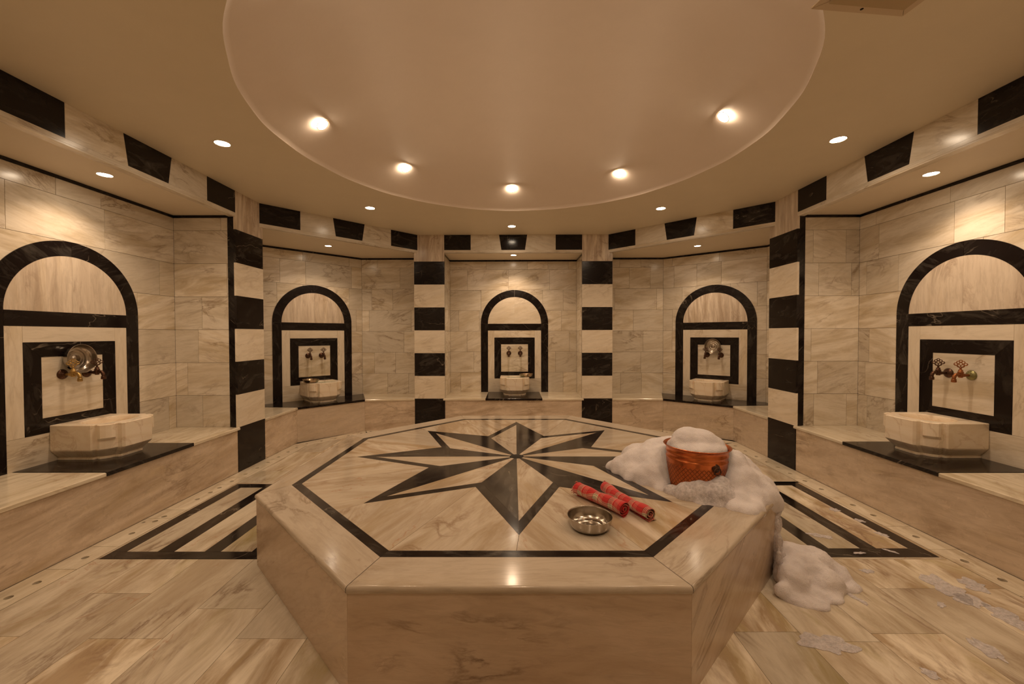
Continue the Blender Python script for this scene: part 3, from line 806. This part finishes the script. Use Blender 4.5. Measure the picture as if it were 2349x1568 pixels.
    fin(field, 'marble_field'); fin(out, 'star_outline'); fin(star, 'star_inlay')
    mb = MB('black'); mb.lathe([(0.0, ZP+0.0004), (0.050, ZP+0.0006), (0.053, ZP-0.001)], 'void', Matrix.Translation((c.x, c.y, 0)), 28)
    fin(mb, 'centre_drain', 'dark round drain hole')
platform()

# ------------------------------------------------------------------ basins
def basin_mesh(W=0.415, Dp=0.415, H=0.247):
    mb = MB('basin'); h = W/2
    # half outline (x lateral, y depth from the wall), left side from wall to front centre, tagged 'c' on the corner panel
    half = [(-h, 0.0, 0), (-h, 0.10, 0), (-h, 0.20, 0), (-h, 0.272, 0), (-h+0.005, 0.281, 0), (-h+0.022, 0.286, 0), (-h+0.026, 0.295, 0), (-h+0.014, 0.305, 1), (-h+0.014, 0.322, 1),
            (-h+0.030, 0.345, 1), (-h+0.052, 0.364, 1), (-h+0.072, 0.372, 1), (-h+0.080, 0.364, 0), (-h+0.090, 0.372, 0), (-h+0.093, 0.398, 0), (-h+0.103, 0.413, 0), (-0.05, 0.415, 0)]
    full = half + [(-x, y, c) for x, y, c in half[::-1]]
    # densify the back edge
    full += [(0.12, 0.0, 0), (0.04, 0.0, 0), (-0.04, 0.0, 0), (-0.12, 0.0, 0)]
    n = len(full)
    def ring(z, kx, ky, cb):
        out = []
        for x, y, c in full:
            X, Y = x*kx, y*ky
            if c and cb: 
                s_ = -1 if x < 0 else 1
                X += s_*cb*0.6; Y += cb*0.8
            out.append(mb.bm.verts.new((X, -Y, z)))
        return out
    lv = [(0.0, 0.78, 0.87, -0.006), (0.012, 0.78, 0.87, -0.006), (0.014, 0.76, 0.86, -0.006), (0.070, 0.985, 0.985, -0.010), (0.078, 1.0, 1.0, -0.010), (0.140, 1.0, 1.0, -0.010),
          (0.143, 1.0, 1.0, 0.004), (0.155, 1.0, 1.0, 0.013), (0.19, 1.0, 1.0, 0.012), (H-0.004, 1.0, 1.0, 0.010), (H, 0.985, 0.988, 0.007)]
    rs = [ring(*l) for l in lv]
    for k, (A, B) in enumerate(zip(rs, rs[1:])):
        for i in range(n):
            j = (i+1) % n; f = mb.face([A[j], A[i], B[i], B[j]], 'basin')
    mb.face(rs[0], 'basin')
    # oval bowl
    cx, cy, a, b = 0.0, -0.205, 0.168, 0.138
    prev = rs[-1]
    angs = [atan2(v.co.y-cy, v.co.x) for v in rs[-1]]
    for z, k in ((H, 1.0), (H-0.005, 0.975), (H-0.03, 0.955), (H-0.08, 0.90), (H-0.12, 0.76), (H-0.14, 0.5), (H-0.145, 0.2)):
        cur = [mb.bm.verts.new((cx+a*k*cos(t), cy+b*k*sin(t), z)) for t in angs]
        for i in range(n):
            j = (i+1) % n; mb.face([prev[j], prev[i], cur[i], cur[j]], 'basin', smooth=k < 1.0)
        prev = cur
    mb.face(prev, 'basin')
    bmesh.ops.recalc_face_normals(mb.bm, faces=mb.bm.faces)
    me = bpy.data.meshes.new('stone_basin'); mb.bm.to_mesh(me); mb.bm.free(); me.materials.append(M['basin'])
    return me
BASIN = basin_mesh()
ZS = ZB + 0.002
def niche_xf(key, lat=0.0, out=0.0, z=0.0):
    """world position: lat = to the right as seen from the room, out = distance from the wall"""
    (cx, cy), a = NICHES[key]; N = Vector((cos(a), sin(a), 0)); Rr = N.cross(Zv)*-1
    return Vector((cx, cy, 0)) + N*out + Rr*lat + Vector((0, 0, z)), a + pi/2
def place_basin(key, lat, label):
    p, rz = niche_xf(key, lat, 0.008, ZS)
    o = link('stone_basin', BASIN, loc=p, rot=(0, 0, rz))
    return tag(o, label, 'basin', 'carved marble wash basins')
place_basin('L1', 0.045, 'carved marble basin on the black slab of the nearest left bench')
place_basin('L2', 0.02, 'carved water-filled marble basin on the angled bench left of centre')
place_basin('C', 0.0, 'carved water-filled marble basin in the centre back niche')
place_basin('R2', -0.02, 'carved marble basin on the angled bench right of centre')
place_basin('R1', -0.03, 'carved marble basin on the black slab of the nearest right bench')
def basin_water(key, lat, label):
    p, rz = niche_xf(key, lat, 0.008+0.205, ZS+0.247-0.012)
    mb = MB('water'); vs = [mb.bm.verts.new((0.1625*cos(2*pi*i/40), 0.1335*sin(2*pi*i/40), 0)) for i in range(40)]
    mb.face(vs, 'water'); lo = [mb.bm.verts.new((v.co.x*0.97, v.co.y*0.97, -0.03)) for v in vs]
    for i in range(40): mb.face([vs[i], lo[i], lo[(i+1) % 40], vs[(i+1) % 40]], 'water')
    tag(mb.build('water_surface', loc=p, rot=(0, 0, rz)), label, 'water', kind='stuff')
basin_water('L2', 0.02, 'greenish water filling the basin left of centre')
basin_water('C', 0.0, 'greenish water filling the centre back basin')

# ------------------------------------------------------------------ taps
def tap_meshes(kind):
    """local: wall plane at y=0, room towards -y"""
    mt = {'bronze': ('bronze', 'bronze', 'bronze'), 'brass': ('brass', 'brass', 'bronze'), 'mixed': ('rust', 'rust', 'verdigris')}[kind]
    body, hand, flg = mt
    out = {}
    mb = MB(flg); mt_ = Matrix.Rotation(pi/2, 4, 'X')
    mb.lathe([(0.0, 0.0), (0.034, 0.0), (0.035, 0.004), (0.031, 0.010), (0.021, 0.015), (0.015, 0.022), (0.0, 0.024)], flg, mt_, 28)
    for k in range(14):       # shell ribs
        a = 2*pi*k/14; mb.tube([(0.033*cos(a), -0.005, 0.033*sin(a)), (0.016*cos(a), -0.018, 0.016*sin(a))], 0.0022, flg, 5)
    out['flange'] = mb
    mb = MB(body)
    mb.tube([(0, -0.015, 0), (0, -0.035, 0), (0, -0.05, 0), (0, -0.066, 0.001), (0, -0.08, 0.002)], [0.010, 0.009, 0.0115, 0.015, 0.014], body, 16)
    mb.lathe([(0.0, -0.018), (0.011, -0.017), (0.0155, -0.006), (0.0165, 0.006), (0.0145, 0.016), (0.0165, 0.019), (0.0165, 0.023), (0.012, 0.027), (0.0125, 0.036), (0.0085, 0.04), (0.0, 0.041)],
             body, Matrix.Translation((0, -0.078, 0)), 20)
    out['body'] = mb
    mb = MB(body)
    mb.tube([(0, -0.083, 0.0), (0, -0.098, 0.006), (0, -0.112, 0.004), (0, -0.122, -0.008), (0, -0.1245, -0.022), (0, -0.1245, -0.030)], [0.0115, 0.0115, 0.0115, 0.0115, 0.0105, 0.0105], body, 16)
    mb.lathe([(0.0, -0.027), (0.0135, -0.027), (0.0145, -0.031), (0.0128, -0.034), (0.0145, -0.038), (0.0145, -0.047), (0.011, -0.050), (0.009, -0.048), (0.0, -0.046)], body, Matrix.Translation((0, -0.1245, 0)), 18)
    out['spout'] = mb
    mb = MB(hand)
    mb.lathe([(0.0, 0.038), (0.006, 0.038), (0.0055, 0.046), (0.008, 0.050), (0.005, 0.055), (0.0, 0.056)], hand, Matrix.Translation((0, -0.078, 0)), 14)
    def loop(cx, cz, r, rx=1.0):
        mb.tube([(cx+rx*r*cos(t), -0.078, cz+r*sin(t)) for t in [2*pi*i/16 for i in range(16)]], 0.0027, hand, 7, closed=True)
    loop(-0.0085, 0.065, 0.009); loop(0.0085, 0.065, 0.009); loop(-0.024, 0.077, 0.0085); loop(0.024, 0.077, 0.0085)
    loop(0, 0.080, 0.009); loop(-0.012, 0.090, 0.008); loop(0.012, 0.090, 0.008); loop(0, 0.099, 0.0075)
    mb.tube([(-0.004, -0.078, 0.055), (-0.02, -0.078, 0.068), (-0.031, -0.078, 0.075)], 0.003, hand, 6)
    mb.tube([(0.004, -0.078, 0.055), (0.02, -0.078, 0.068), (0.031, -0.078, 0.075)], 0.003, hand, 6)
    out['handle'] = mb
    res = {}
    for k, m in out.items():
        bmesh.ops.recalc_face_normals(m.bm, faces=m.bm.faces)
        me = bpy.data.meshes.new('tap_'+k); m.bm.to_mesh(me); m.bm.free()
        for q in m.mats: me.materials.append(M[q])
        res[k] = me
    return res
TAPS = {k: tap_meshes(k) for k in ('bronze', 'brass', 'mixed')}
def tap(key, lat, z, kind, label, tw=0.0):
    p, rz = niche_xf(key, lat, 0.005, z)
    o = empty('wall_tap', p, label, 'tap', 'wall taps with openwork handles', rz)
    for nm in ('flange', 'body', 'spout', 'handle'):
        c = link(nm, TAPS[kind][nm], o)
        if nm == 'handle' and tw:
            c.matrix_local = Matrix.Translation((0, -0.078, 0)) @ Matrix.Rotation(tw, 4, 'Z') @ Matrix.Translation((0, 0.078, 0))
# lat grows to the right as seen from the room
tap('L1', -0.078, 1.005, 'brass', 'yellow brass tap on the left in the nearest left niche', -0.5)
tap('L1', 0.083, 1.003, 'bronze', 'dark bronze tap on the right in the nearest left niche', -0.6)
tap('L2', -0.085, 1.0, 'bronze', 'left dark bronze tap in the angled niche left of centre', -0.5)
tap('L2', 0.085, 1.0, 'bronze', 'right dark bronze tap in the angled niche left of centre', -0.3)
tap('C', -0.085, 0.998, 'bronze', 'left dark bronze tap in the centre back niche')
tap('C', 0.084, 0.998, 'bronze', 'right dark bronze tap in the centre back niche')
tap('R2', -0.082, 0.995, 'bronze', 'left dark bronze tap in the angled niche right of centre', 0.3)
tap('R2', 0.09, 0.995, 'bronze', 'right dark bronze tap in the angled niche right of centre', 0.5)
tap('R1', -0.085, 0.985, 'bronze', 'dark bronze tap on the left in the nearest right niche', 0.6)
tap('R1', 0.065, 0.983, 'mixed', 'rusty tap with a green shell flange in the nearest right niche', 0.6)
def stream(key, lat, z0, z1, label):
    p, rz = niche_xf(key, lat, 0.1295, 0)
    mb = MB('stream'); rg = random.Random(int(lat*1000)+len(label))
    n = 26; mb.tube([(0.001*sin(k*0.9), 0.001*cos(k*0.7), z0+(z1-z0)*k/n) for k in range(n+1)], [0.0045-0.0018*k/n+0.0004*sin(k*1.7) for k in range(n+1)], 'stream', 8)
    tag(mb.build('water_stream', loc=p, rot=(0, 0, rz)), label, 'water', 'thin streams of water running from the taps')
stream('L2', -0.085, 0.951, 0.655, 'thin stream of water from the left tap left of centre')
stream('L2', 0.085, 0.951, 0.655, 'thin stream of water from the right tap left of centre')
stream('C', -0.085, 0.949, 0.655, 'thin stream of water from the left tap in the centre niche')
stream('C', 0.084, 0.949, 0.655, 'thin stream of water from the right tap in the centre niche')

# ------------------------------------------------------------------ metal bowls
def bowl_mesh(mat, r=0.102, h=0.056, name='bowl', rings=0):
    mb = MB(mat); t = 0.0014
    outer = [(0.0, 0.0), (r*0.70, 0.0), (r*0.80, 0.004), (r*0.885, 0.014), (r*0.945, 0.03), (r*0.985, h-0.004), (r*1.0, h-0.001), (r*0.995, h+0.001), (r*0.975, h-0.001),
             (r*0.965, h-0.006), (r*0.93, 0.03), (r*0.87, 0.016), (r*0.79, 0.007), (r*0.72, 0.0035)]
    if rings: outer += [(r*0.66, 0.0035), (r*0.64, 0.006), (r*0.62, 0.0035), (r*0.44, 0.003), (r*0.42, 0.0055), (r*0.40, 0.003), (r*0.16, 0.003), (r*0.13, 0.010), (r*0.05, 0.012), (0.0, 0.012)]
    else: outer += [(r*0.62, 0.003), (r*0.60, 0.0045), (r*0.58, 0.003), (r*0.2, 0.0028), (r*0.17, 0.005), (0.0, 0.006)]
    mb.lathe(outer, mat, None, 64)
    me = bpy.data.meshes.new(name); bmesh.ops.recalc_face_normals(mb.bm, faces=mb.bm.faces); mb.bm.to_mesh(me); mb.bm.free(); me.materials.append(M[mat]); return me
def bowl(me, loc, rot, label):
    return tag(link('metal_bowl', me, loc=loc, rot=rot), label, 'bowl', 'shallow metal wash bowls')
BS, BB, BSR = bowl_mesh('steel'), bowl_mesh('bowlbrass', 0.098, 0.04), bowl_mesh('steel', 0.10, 0.045, rings=1)
bowl(BS, (0.338, 1.835, ZP+0.0005), (0, 0, 0), 'steel wash bowl standing on the marble platform in front of the towels')
def wall_bowl(key, lat, z, me, label, lean=0.10):
    p, rz = niche_xf(key, lat, 0.012, z); N = Matrix.Rotation(rz, 4, 'Z') @ Matrix.Rotation(pi/2 + lean, 4, 'X')
    o = bowl(me, p, (0, 0, 0), label); o.rotation_euler = N.to_euler(); return o
wall_bowl('L1', 0.0, 1.108, BS, 'steel bowl leaning on the wall above the brass and bronze taps at left', -0.04)
wall_bowl('R2', -0.005, 1.112, BSR, 'steel bowl leaning on the wall behind the taps right of centre', -0.04)
p, rz = niche_xf('L2', -0.13, 0.235, ZS+0.248); bowl(BB, p, (0.0, 0.03, 0.0), 'brownish metal bowl on the rim of the basin left of centre')
p, rz = niche_xf('C', 0.165, 0.20, ZS+0.248); bowl(BB, p, (0.0, -0.03, 0.0), 'brownish metal bowl on the right rim of the centre back basin')

# ------------------------------------------------------------------ copper bucket
BK = Vector((1.043, 2.325, ZP))
def bucket():
    root = empty('copper_bucket', BK, 'engraved copper bucket overflowing with soap foam on the platform', 'bucket')
    root.rotation_euler = (radians(-0.5), radians(1.2), 0.3)
    mb = MB('copper'); H = 0.243
    prof = [(0.0, 0.0), (0.150, 0.0), (0.156, 0.004), (0.159, 0.02), (0.162, 0.09), (0.164, 0.165), (0.1665, 0.17), (0.1665, 0.175), (0.163, 0.178), (0.163, 0.196), (0.1665, 0.199), (0.1665, 0.204),
            (0.164, 0.207), (0.166, 0.222), (0.174, 0.236), (0.180, 0.240), (0.1815, 0.2425), (0.179, 0.245), (0.172, 0.241), (0.162, 0.222), (0.159, 0.1), (0.155, 0.006), (0.0, 0.005)]
    mb.lathe(prof, 'copper', None, 96); mb.build('body', root, recalc=True)
    for sg in (1, -1):
        mb = MB('bronze')
        mx = Matrix.Translation((sg*0.162, -0.0, 0.155)) @ Matrix.Rotation(sg*pi/2, 4, 'Y')
        mb.lathe([(0.0, 0.012), (0.008, 0.011), (0.012, 0.007), (0.022, 0.004), (0.024, 0.0), (0.0, -0.001)], 'bronze', mx, 20)
        mb.tube([(sg*0.174, 0.020*cos(t), 0.141+0.020*sin(t)) for t in [2*pi*i/24 for i in range(24)]], 0.0035, 'bronze', 8, closed=True)
        h = mb.build('ring_handle', root); h.rotation_euler = (0, 0, -1.66); h['label'] = 'dark bronze ring on a round lug'
bucket()

# ------------------------------------------------------------------ foam
def foam(name, blobs, mat, label, voxel=0.009, disp=((0.10, 0.035), (0.035, 0.012)), group=None, smooth=6):
    bm = bmesh.new()
    for b in blobs:
        x, y, z, r = b[:4]; sz = b[4] if len(b) > 4 else 1.0; sx = b[5] if len(b) > 5 else 1.0; sy = b[6] if len(b) > 6 else 1.0
        bmesh.ops.create_icosphere(bm, subdivisions=3, radius=r, matrix=Matrix.Translation((x, y, z)) @ Matrix.Diagonal((sx, sy, sz, 1)))
    me = bpy.data.meshes.new(name); bm.to_mesh(me); bm.free()
    o = bpy.data.objects.new(name, me); COL.objects.link(o)
    md = o.modifiers.new('r', 'REMESH'); md.mode = 'VOXEL'; md.voxel_size = voxel; md.use_smooth_shade = True
    sm = o.modifiers.new('s', 'SMOOTH'); sm.iterations = smooth; sm.factor = 0.6
    for k, (sc, st) in enumerate(disp):
        tx = bpy.data.textures.new('foam_lumps', 'CLOUDS'); tx.noise_scale = sc; tx.noise_depth = 2
        dm = o.modifiers.new('d', 'DISPLACE'); dm.texture = tx; dm.strength = st; dm.mid_level = 0.5; dm.texture_coords = 'LOCAL'
    dg = bpy.context.evaluated_depsgraph_get(); ev = o.evaluated_get(dg)
    m2 = bpy.data.meshes.new_from_object(ev); o.modifiers.clear(); o.data = m2
    c = Vector((blobs[0][0], blobs[0][1], blobs[0][2])); m2.transform(Matrix.Translation(-c)); o.location = c
    m2.materials.clear(); m2.materials.append(M[mat])
    for pl in m2.polygons: pl.use_smooth = True
    return tag(o, label, 'foam', group, 'stuff')
P_ = ZP
foam('soap_foam', [(0.86, 2.54, P_+.05, .135), (.78, 2.57, P_+.04, .115), (.70, 2.60, P_+.02, .085), (.645, 2.66, P_+.0, .05), (.82, 2.68, P_+.04, .12), (.74, 2.50, P_+.01, .085),
                   (.80, 2.42, P_+.02, .085), (.845, 2.36, P_+.01, .075), (.93, 2.60, P_+.07, .145), (1.02, 2.62, P_+.08, .14), (1.14, 2.58, P_+.07, .145), (1.24, 2.50, P_+.06, .14),
                   (1.30, 2.40, P_+.05, .13), (1.37, 2.42, P_+.01, .11), (1.40, 2.31, P_-.02, .10), (1.30, 2.27, P_+.02, .115), (1.21, 2.18, P_+.0, .10), (1.16, 2.09, P_-.01, .075),
                   (1.11, 2.04, P_-.01, .05), (1.26, 2.14, P_-.01, .085), (1.34, 2.20, P_-.01, .09), (1.40, 2.22, P_-.04, .07), (1.16, 2.0, P_-.01, .05), (1.22, 2.05, P_-.01, .055),
                   (1.42, 2.36, P_-.02, .08), (.66, 2.57, P_, .045), (.70, 2.46, P_-.01, .05), (.76, 2.38, P_-.01, .045), (.83, 2.29, P_-.01, .04),
                   (1.25, 2.23, P_+.06, .10), (.90, 2.43, P_+.06, .11), (.915, 2.49, P_+.10, .10), (.845, 2.40, P_+.05, .09), (.86, 2.44, P_+.10, .07), (1.225, 2.28, P_+.14, .075), (1.215, 2.21, P_+.06, .09), (1.24, 2.33, P_+.12, .10)],
     'foam', 'large heap of white soap foam around the copper bucket on the platform', voxel=0.008, disp=((0.12, 0.02), (0.035, 0.004)), smooth=40)
foam('thin_soap_foam', [(1.0, 2.165, P_+.015, .08), (.93, 2.18, P_+.01, .068), (1.07, 2.14, P_+.02, .085), (.97, 2.17, P_+.05, .04), (1.10, 2.17, P_+.06, .06), (.87, 2.24, P_, .045), (1.12, 2.10, P_, .06), (.98, 2.12, P_-.01, .05, .7), (1.14, 2.18, P_+.01, .08), (1.05, 2.09, P_-.01, .05, .7)],
     'thinfoam', 'thin see-through foam in front of the copper bucket', voxel=0.007, disp=((0.05, 0.012), (0.015, 0.004)), smooth=8)
foam('bucket_foam', [(BK.x, BK.y, P_+.232, .163, .35), (BK.x-.04, BK.y+.01, P_+.262, .095, .85), (BK.x+.02, BK.y, P_+.262, .10, .72), (BK.x+.075, BK.y-.01, P_+.245, .08, .7), (BK.x-.09, BK.y, P_+.245, .065, .8),
                     (BK.x-.02, BK.y+.06, P_+.26, .09, .8)],
     'foam', 'mound of white foam heaped above the rim of the copper bucket', voxel=0.006, disp=((0.08, 0.01), (0.03, 0.003)), smooth=14)
foam('floor_foam', [(1.60, 2.16, .02, .11), (1.52, 2.20, .02, .11), (1.50, 2.10, .03, .11), (1.42, 2.06, .04, .09), (1.45, 2.16, .08, .07), (1.66, 2.10, .0, .08), (1.55, 2.02, .01, .09),
                    (1.38, 2.0, .05, .07), (1.44, 1.96, .0, .07, .6), (1.34, 1.93, .0, .06, .6), (1.58, 2.28, .0, .09), (1.65, 2.22, .0, .09), (1.30, 1.95, .03, .04), (1.36, 1.90, -.005, .04, .5), (1.50, 1.94, 0, .05, .5), (1.62, 2.02, 0, .05, .5), (1.70, 2.16, 0, .07, .45), (1.68, 2.03, 0, .06, .4), (1.52, 1.95, 0, .07, .4), (1.42, 1.90, 0, .06, .4), (1.50, 2.30, .0, .07)],
     'foam', 'white soap foam heap on the floor at the right of the platform', voxel=0.008, disp=((0.09, 0.03), (0.03, 0.007)), smooth=16)
foam('dripping_foam', [(1.42, 2.19, .33, .03, 1.6), (1.41, 2.17, .25, .024, 2.2), (1.40, 2.15, .17, .026, 2.2), (1.39, 2.11, .10, .03, 1.6), (1.35, 2.07, .29, .014, 3.0), (1.36, 2.08, .2, .014, 3), (1.35, 2.06, .13, .018, 2.2), (1.37, 2.1, .16, .02, 2)],
     'film', 'thin foam running down the right side of the platform', voxel=0.006, disp=((0.03, 0.012),))
# thin suds lying on the floor
def suds():
    mb = MB('film'); rg = random.Random(5)
    spots = [(2.16, 2.02, .07, .10), (2.17, 1.92, .06, .05), (2.32, 2.04, .06, .05), (2.21, 1.80, .08, .055), (1.89, 2.16, .03, .02), (2.315, 2.92, .035, .025), (2.352, 2.75, .03, .02), (1.926, 2.542, .055, .03),
             (2.33, 2.56, .03, .025), (1.28, 1.65, .09, .06), (2.0, 1.888, .03, .012), (1.64, 1.94, .05, .015), (1.70, 2.02, .03, .02), (1.9, 1.62, .07, .03), (2.05, 1.5, .1, .03), (1.55, 1.5, .03, .02), (2.0, 2.34, .03, .012), (2.2, 2.36, .03, .012)]
    for x, y, a, b in spots:
        ph = [rg.random()*6 for _ in range(3)]; n = 40; rot = rg.random()*3
        pts = []
        for i in range(n):
            t = 2*pi*i/n; k = 1 + 0.22*sin(2*t+ph[0]) + 0.16*sin(5*t+ph[1]) + 0.09*sin(9*t+ph[2])
            u, v = a*k*cos(t), b*k*sin(t); pts.append((x+u*cos(rot)-v*sin(rot), y+u*sin(rot)+v*cos(rot)))
        mb.prism(pts, flat(), 0.0004, 0.0022, 'film')
    o = mb.build('soap_suds'); tag(o, 'patches of thin soap suds on the wet floor at the right', 'soap suds', kind='stuff')
suds()

# ------------------------------------------------------------------ towels
def towel(p0, p1, r, label, seed, squash=1.0, turns=3.0, flap=0.05):
    rg = random.Random(seed); a = Vector((p0[0], p0[1], 0)); b = Vector((p1[0], p1[1], 0)); L = (b-a).length
    ax = (b-a).normalized(); sd = ax.cross(Zv)
    root = empty('rolled_towel', (*((a+b)/2)[:2], ZP), label, 'towel', 'rolled plaid towels on the platform')
    mb = MB('towel'); ns, nt = 64, 130; ph = [rg.random()*6 for _ in range(5)]
    grid = []
    for i in range(ns+1):
        s_ = i/ns; row = []; arc = 0; prev = None
        rr = r*(1 + 0.05*sin(7*s_+ph[0]) + 0.03*sin(17*s_+ph[1]))
        bend = 0.010*sin(3.2*s_+ph[2])
        for k in range(nt+1):
            q = k/nt; t = q*turns*2*pi; rad = 0.18*rr + 0.82*rr*q
            tt = t - turns*2*pi - pi/2 + 0.35*sin(2.5*s_+ph[3]) + 0.2     # outer end finishes near the ground
            fold = 1 + 0.012*sin(5*tt+9*s_+ph[4])
            x = rad*fold*cos(tt); z = rad*fold*sin(tt)*squash
            pt = Vector((x, z))
            if prev is not None: arc += (pt-prev).length
            prev = pt; row.append((x, z, arc))
        if flap:
            x, z, arc = row[-1]
            for e in range(1, 7): row.append((x + e*flap/6*1.0, -rr*squash + 0.004 + 0.003*sin(e+5*s_), arc + e*flap/6))
        grid.append([(mb.bm.verts.new(a + ax*(L*s_ + 0.004*sin(rw[2]*40+ph[0])*(1 if i in (0, ns) else 0)) + sd*(rw[0]+bend) + Zv*(max(rw[1], -rr*squash) + rr*squash + 0.0015)), (L*s_, rw[2])) for rw in row])
    for i in range(ns):
        for k in range(len(grid[0])-1):
            q = [grid[i][k], grid[i+1][k], grid[i+1][k+1], grid[i][k+1]]
            mb.face([v[0] for v in q], 'towel', [v[1] for v in q], smooth=True)
    bmesh.ops.transform(mb.bm, matrix=Matrix.Translation(-root.location + Vector((0, 0, ZP))), verts=mb.bm.verts)
    o = mb.build('cloth', root); so = o.modifiers.new('thick', 'SOLIDIFY'); so.thickness = 0.0026; so.offset = 0
    mb = MB('fringe', 'fringered')
    for k in range(16):
        t = rg.random()*2*pi; q = rg.uniform(0.5, 1.0)*r
        base = a + sd*(q*cos(t)) + Zv*(r*squash + q*sin(t)*squash + ZP + 0.002)
        d = -ax*rg.uniform(0.012, 0.022); wv = sd*rg.uniform(-0.012, 0.012)
        mb.tube([base, base+d*0.5+wv*0.3, base+d+wv-Zv*min(0.008, base.z-ZP-0.003)], [0.0016, 0.0022, 0.0012], 'fringe' if k % 2 else 'fringered', 6)
    bmesh.ops.transform(mb.bm, matrix=Matrix.Translation(-root.location), verts=mb.bm.verts); mb.build('fringe', root)
towel((0.345, 2.205), (0.515, 1.925), 0.036, 'red plaid towel roll nearer the steel bowl', 3, 1.0, 3.0, 0.0)
towel((0.50, 2.235), (0.625, 1.885), 0.034, 'red and white plaid towel roll beside the foam, loosely rolled', 8, 0.93, 2.4, -0.05)

# ------------------------------------------------------------------ lights
def ring_mesh():
    mb = MB('ring'); mb.lathe([(0.0445, 0.003), (0.0455, -0.001), (0.048, -0.0025), (0.051, -0.002), (0.052, 0.001)], 'ring', None, 40)
    me = bpy.data.meshes.new('trim_ring'); mb.bm.to_mesh(me); mb.bm.free(); me.materials.append(M['ring'])
    mb = MB('lamp'); mb.lathe([(0.0, -0.003), (0.032, -0.002), (0.045, 0.001)], 'lamp', None, 32)
    bmesh.ops.recalc_face_normals(mb.bm, faces=mb.bm.faces)
    me2 = bpy.data.meshes.new('lamp'); mb.bm.to_mesh(me2); mb.bm.free(); me2.materials.append(M['lamp']); return me, me2
RING, LMP = ring_mesh()
def downlight(loc, label, power, cone, tilt=None, group='small round downlights', k=1.0, blend=0.6, aim=None):
    o = empty('recessed_downlight', loc, label, 'ceiling light', group)
    if tilt: o.rotation_euler = tilt
    o.scale = (k, k, k)
    link('trim_ring', RING, o); link('lamp', LMP, o)
    ld = bpy.data.lights.new('spot', 'SPOT'); ld.energy = power; ld.color = LAMP; ld.spot_size = radians(cone); ld.spot_blend = blend; ld.shadow_soft_size = 0.03
    lo = bpy.data.objects.new('spot', ld); COL.objects.link(lo); lo.parent = o; lo.location = (0, 0, -0.012)
    if aim: lo.rotation_euler = aim
    return o
for x, y, t in [(-2.021, 2.819, 'above the nearest left niche'), (-1.506, 4.255, 'left of centre'), (-0.027, 4.990, 'in front of the centre niche'), (1.548, 4.301, 'right of centre'), (2.210, 2.796, 'above the nearest right niche')]:
    downlight((x, y, ZC-0.001), 'round downlight in the flat ceiling ' + t, P_CEIL, 138, blend=0.7)
for x, y in [(-1.55, 1.2), (1.6, 1.2), (0.03, 0.45)]:
    downlight((x, y, ZC-0.001), 'round downlight in the flat ceiling near the entrance', P_CEIL, 138, blend=0.7)
for x, y, t in [(-2.822, 2.80, 'nearest left niche'), (-2.309, 5.047, 'angled niche left of centre'), (-0.006, 5.66, 'centre back niche'), (2.301, 5.107, 'angled niche right of centre'), (2.884, 2.834, 'nearest right niche')]:
    downlight((x, y, ZN-0.001), 'round downlight in the low ceiling of the ' + t, P_NICHE, 128, group='downlights inside the niches', k=0.9 if 'nearest' in t else 0.8)
names = {0: 'at its right side', 45: 'at its back right', 90: 'at its back', 135: 'at its back left', 180: 'at its left side', 225: 'at its front left', 270: 'at its front', 315: 'at its front right'}
for a in range(0, 360, 45):
    t = radians(a) + 0.0; rl = 1.30
    if a == 0: x, y = 1.385, 2.72
    elif a == 180: x, y = -1.315, 2.80
    elif a == 90: x, y = -0.02, 4.06
    elif a == 45: x, y = 0.945, 3.70
    elif a == 135: x, y = -0.95, 3.58
    else: x, y = DC[0]+rl*cos(t), DC[1]-0.2+rl*sin(t)
    rr = hypot(x-DC[0], y-DC[1]); z = DOME_ZC + math.sqrt(DOME_R**2 - rr*rr) - 0.018
    al = atan2(y-DC[1], x-DC[0])
    m = Matrix.Rotation(al, 4, 'Z') @ Matrix.Rotation(radians(38), 4, 'Y')     # lamp face turned towards the middle
    downlight((x, y, z), 'tilted round spotlight set into the dome ' + names[a], P_DOME, 160, blend=0.5, tilt=m.to_euler(), group='spotlights set into the dome', k=0.85)

# ------------------------------------------------------------------ ceiling hatch
def hatch():
    root = empty('ceiling_hatch', (1.43, 1.492, ZC), 'square inspection hatch with a patched plaster frame in the right-hand ceiling', 'hatch')
    root.rotation_euler = (0, 0, radians(5.7))
    mb = MB('hatchframe'); o, i = 0.208, 0.165
    for poly in ([(-o, -o), (o, -o), (i, -i), (-i, -i)], [(o, -o), (o, o), (i, i), (i, -i)], [(o, o), (-o, o), (-i, i), (i, i)], [(-o, o), (-o, -o), (-i, -i), (-i, i)]):
        mb.prism(poly, flat(), -0.004, 0.0, 'hatchframe', inset=0.0012)
    mb.build('frame', root)
    mb = MB('hatch'); mb.prism(rect(-i, -i, i, i), flat(), -0.014, -0.003, 'hatch', bevel=0.0); mb.build('panel', root)
    mb = MB('void'); mb.lathe([(0.0, -0.0055), (0.006, -0.005), (0.006, -0.003)], 'void', Matrix.Translation((0.0, i+0.022, 0)), 14); mb.build('screw', root)
hatch()
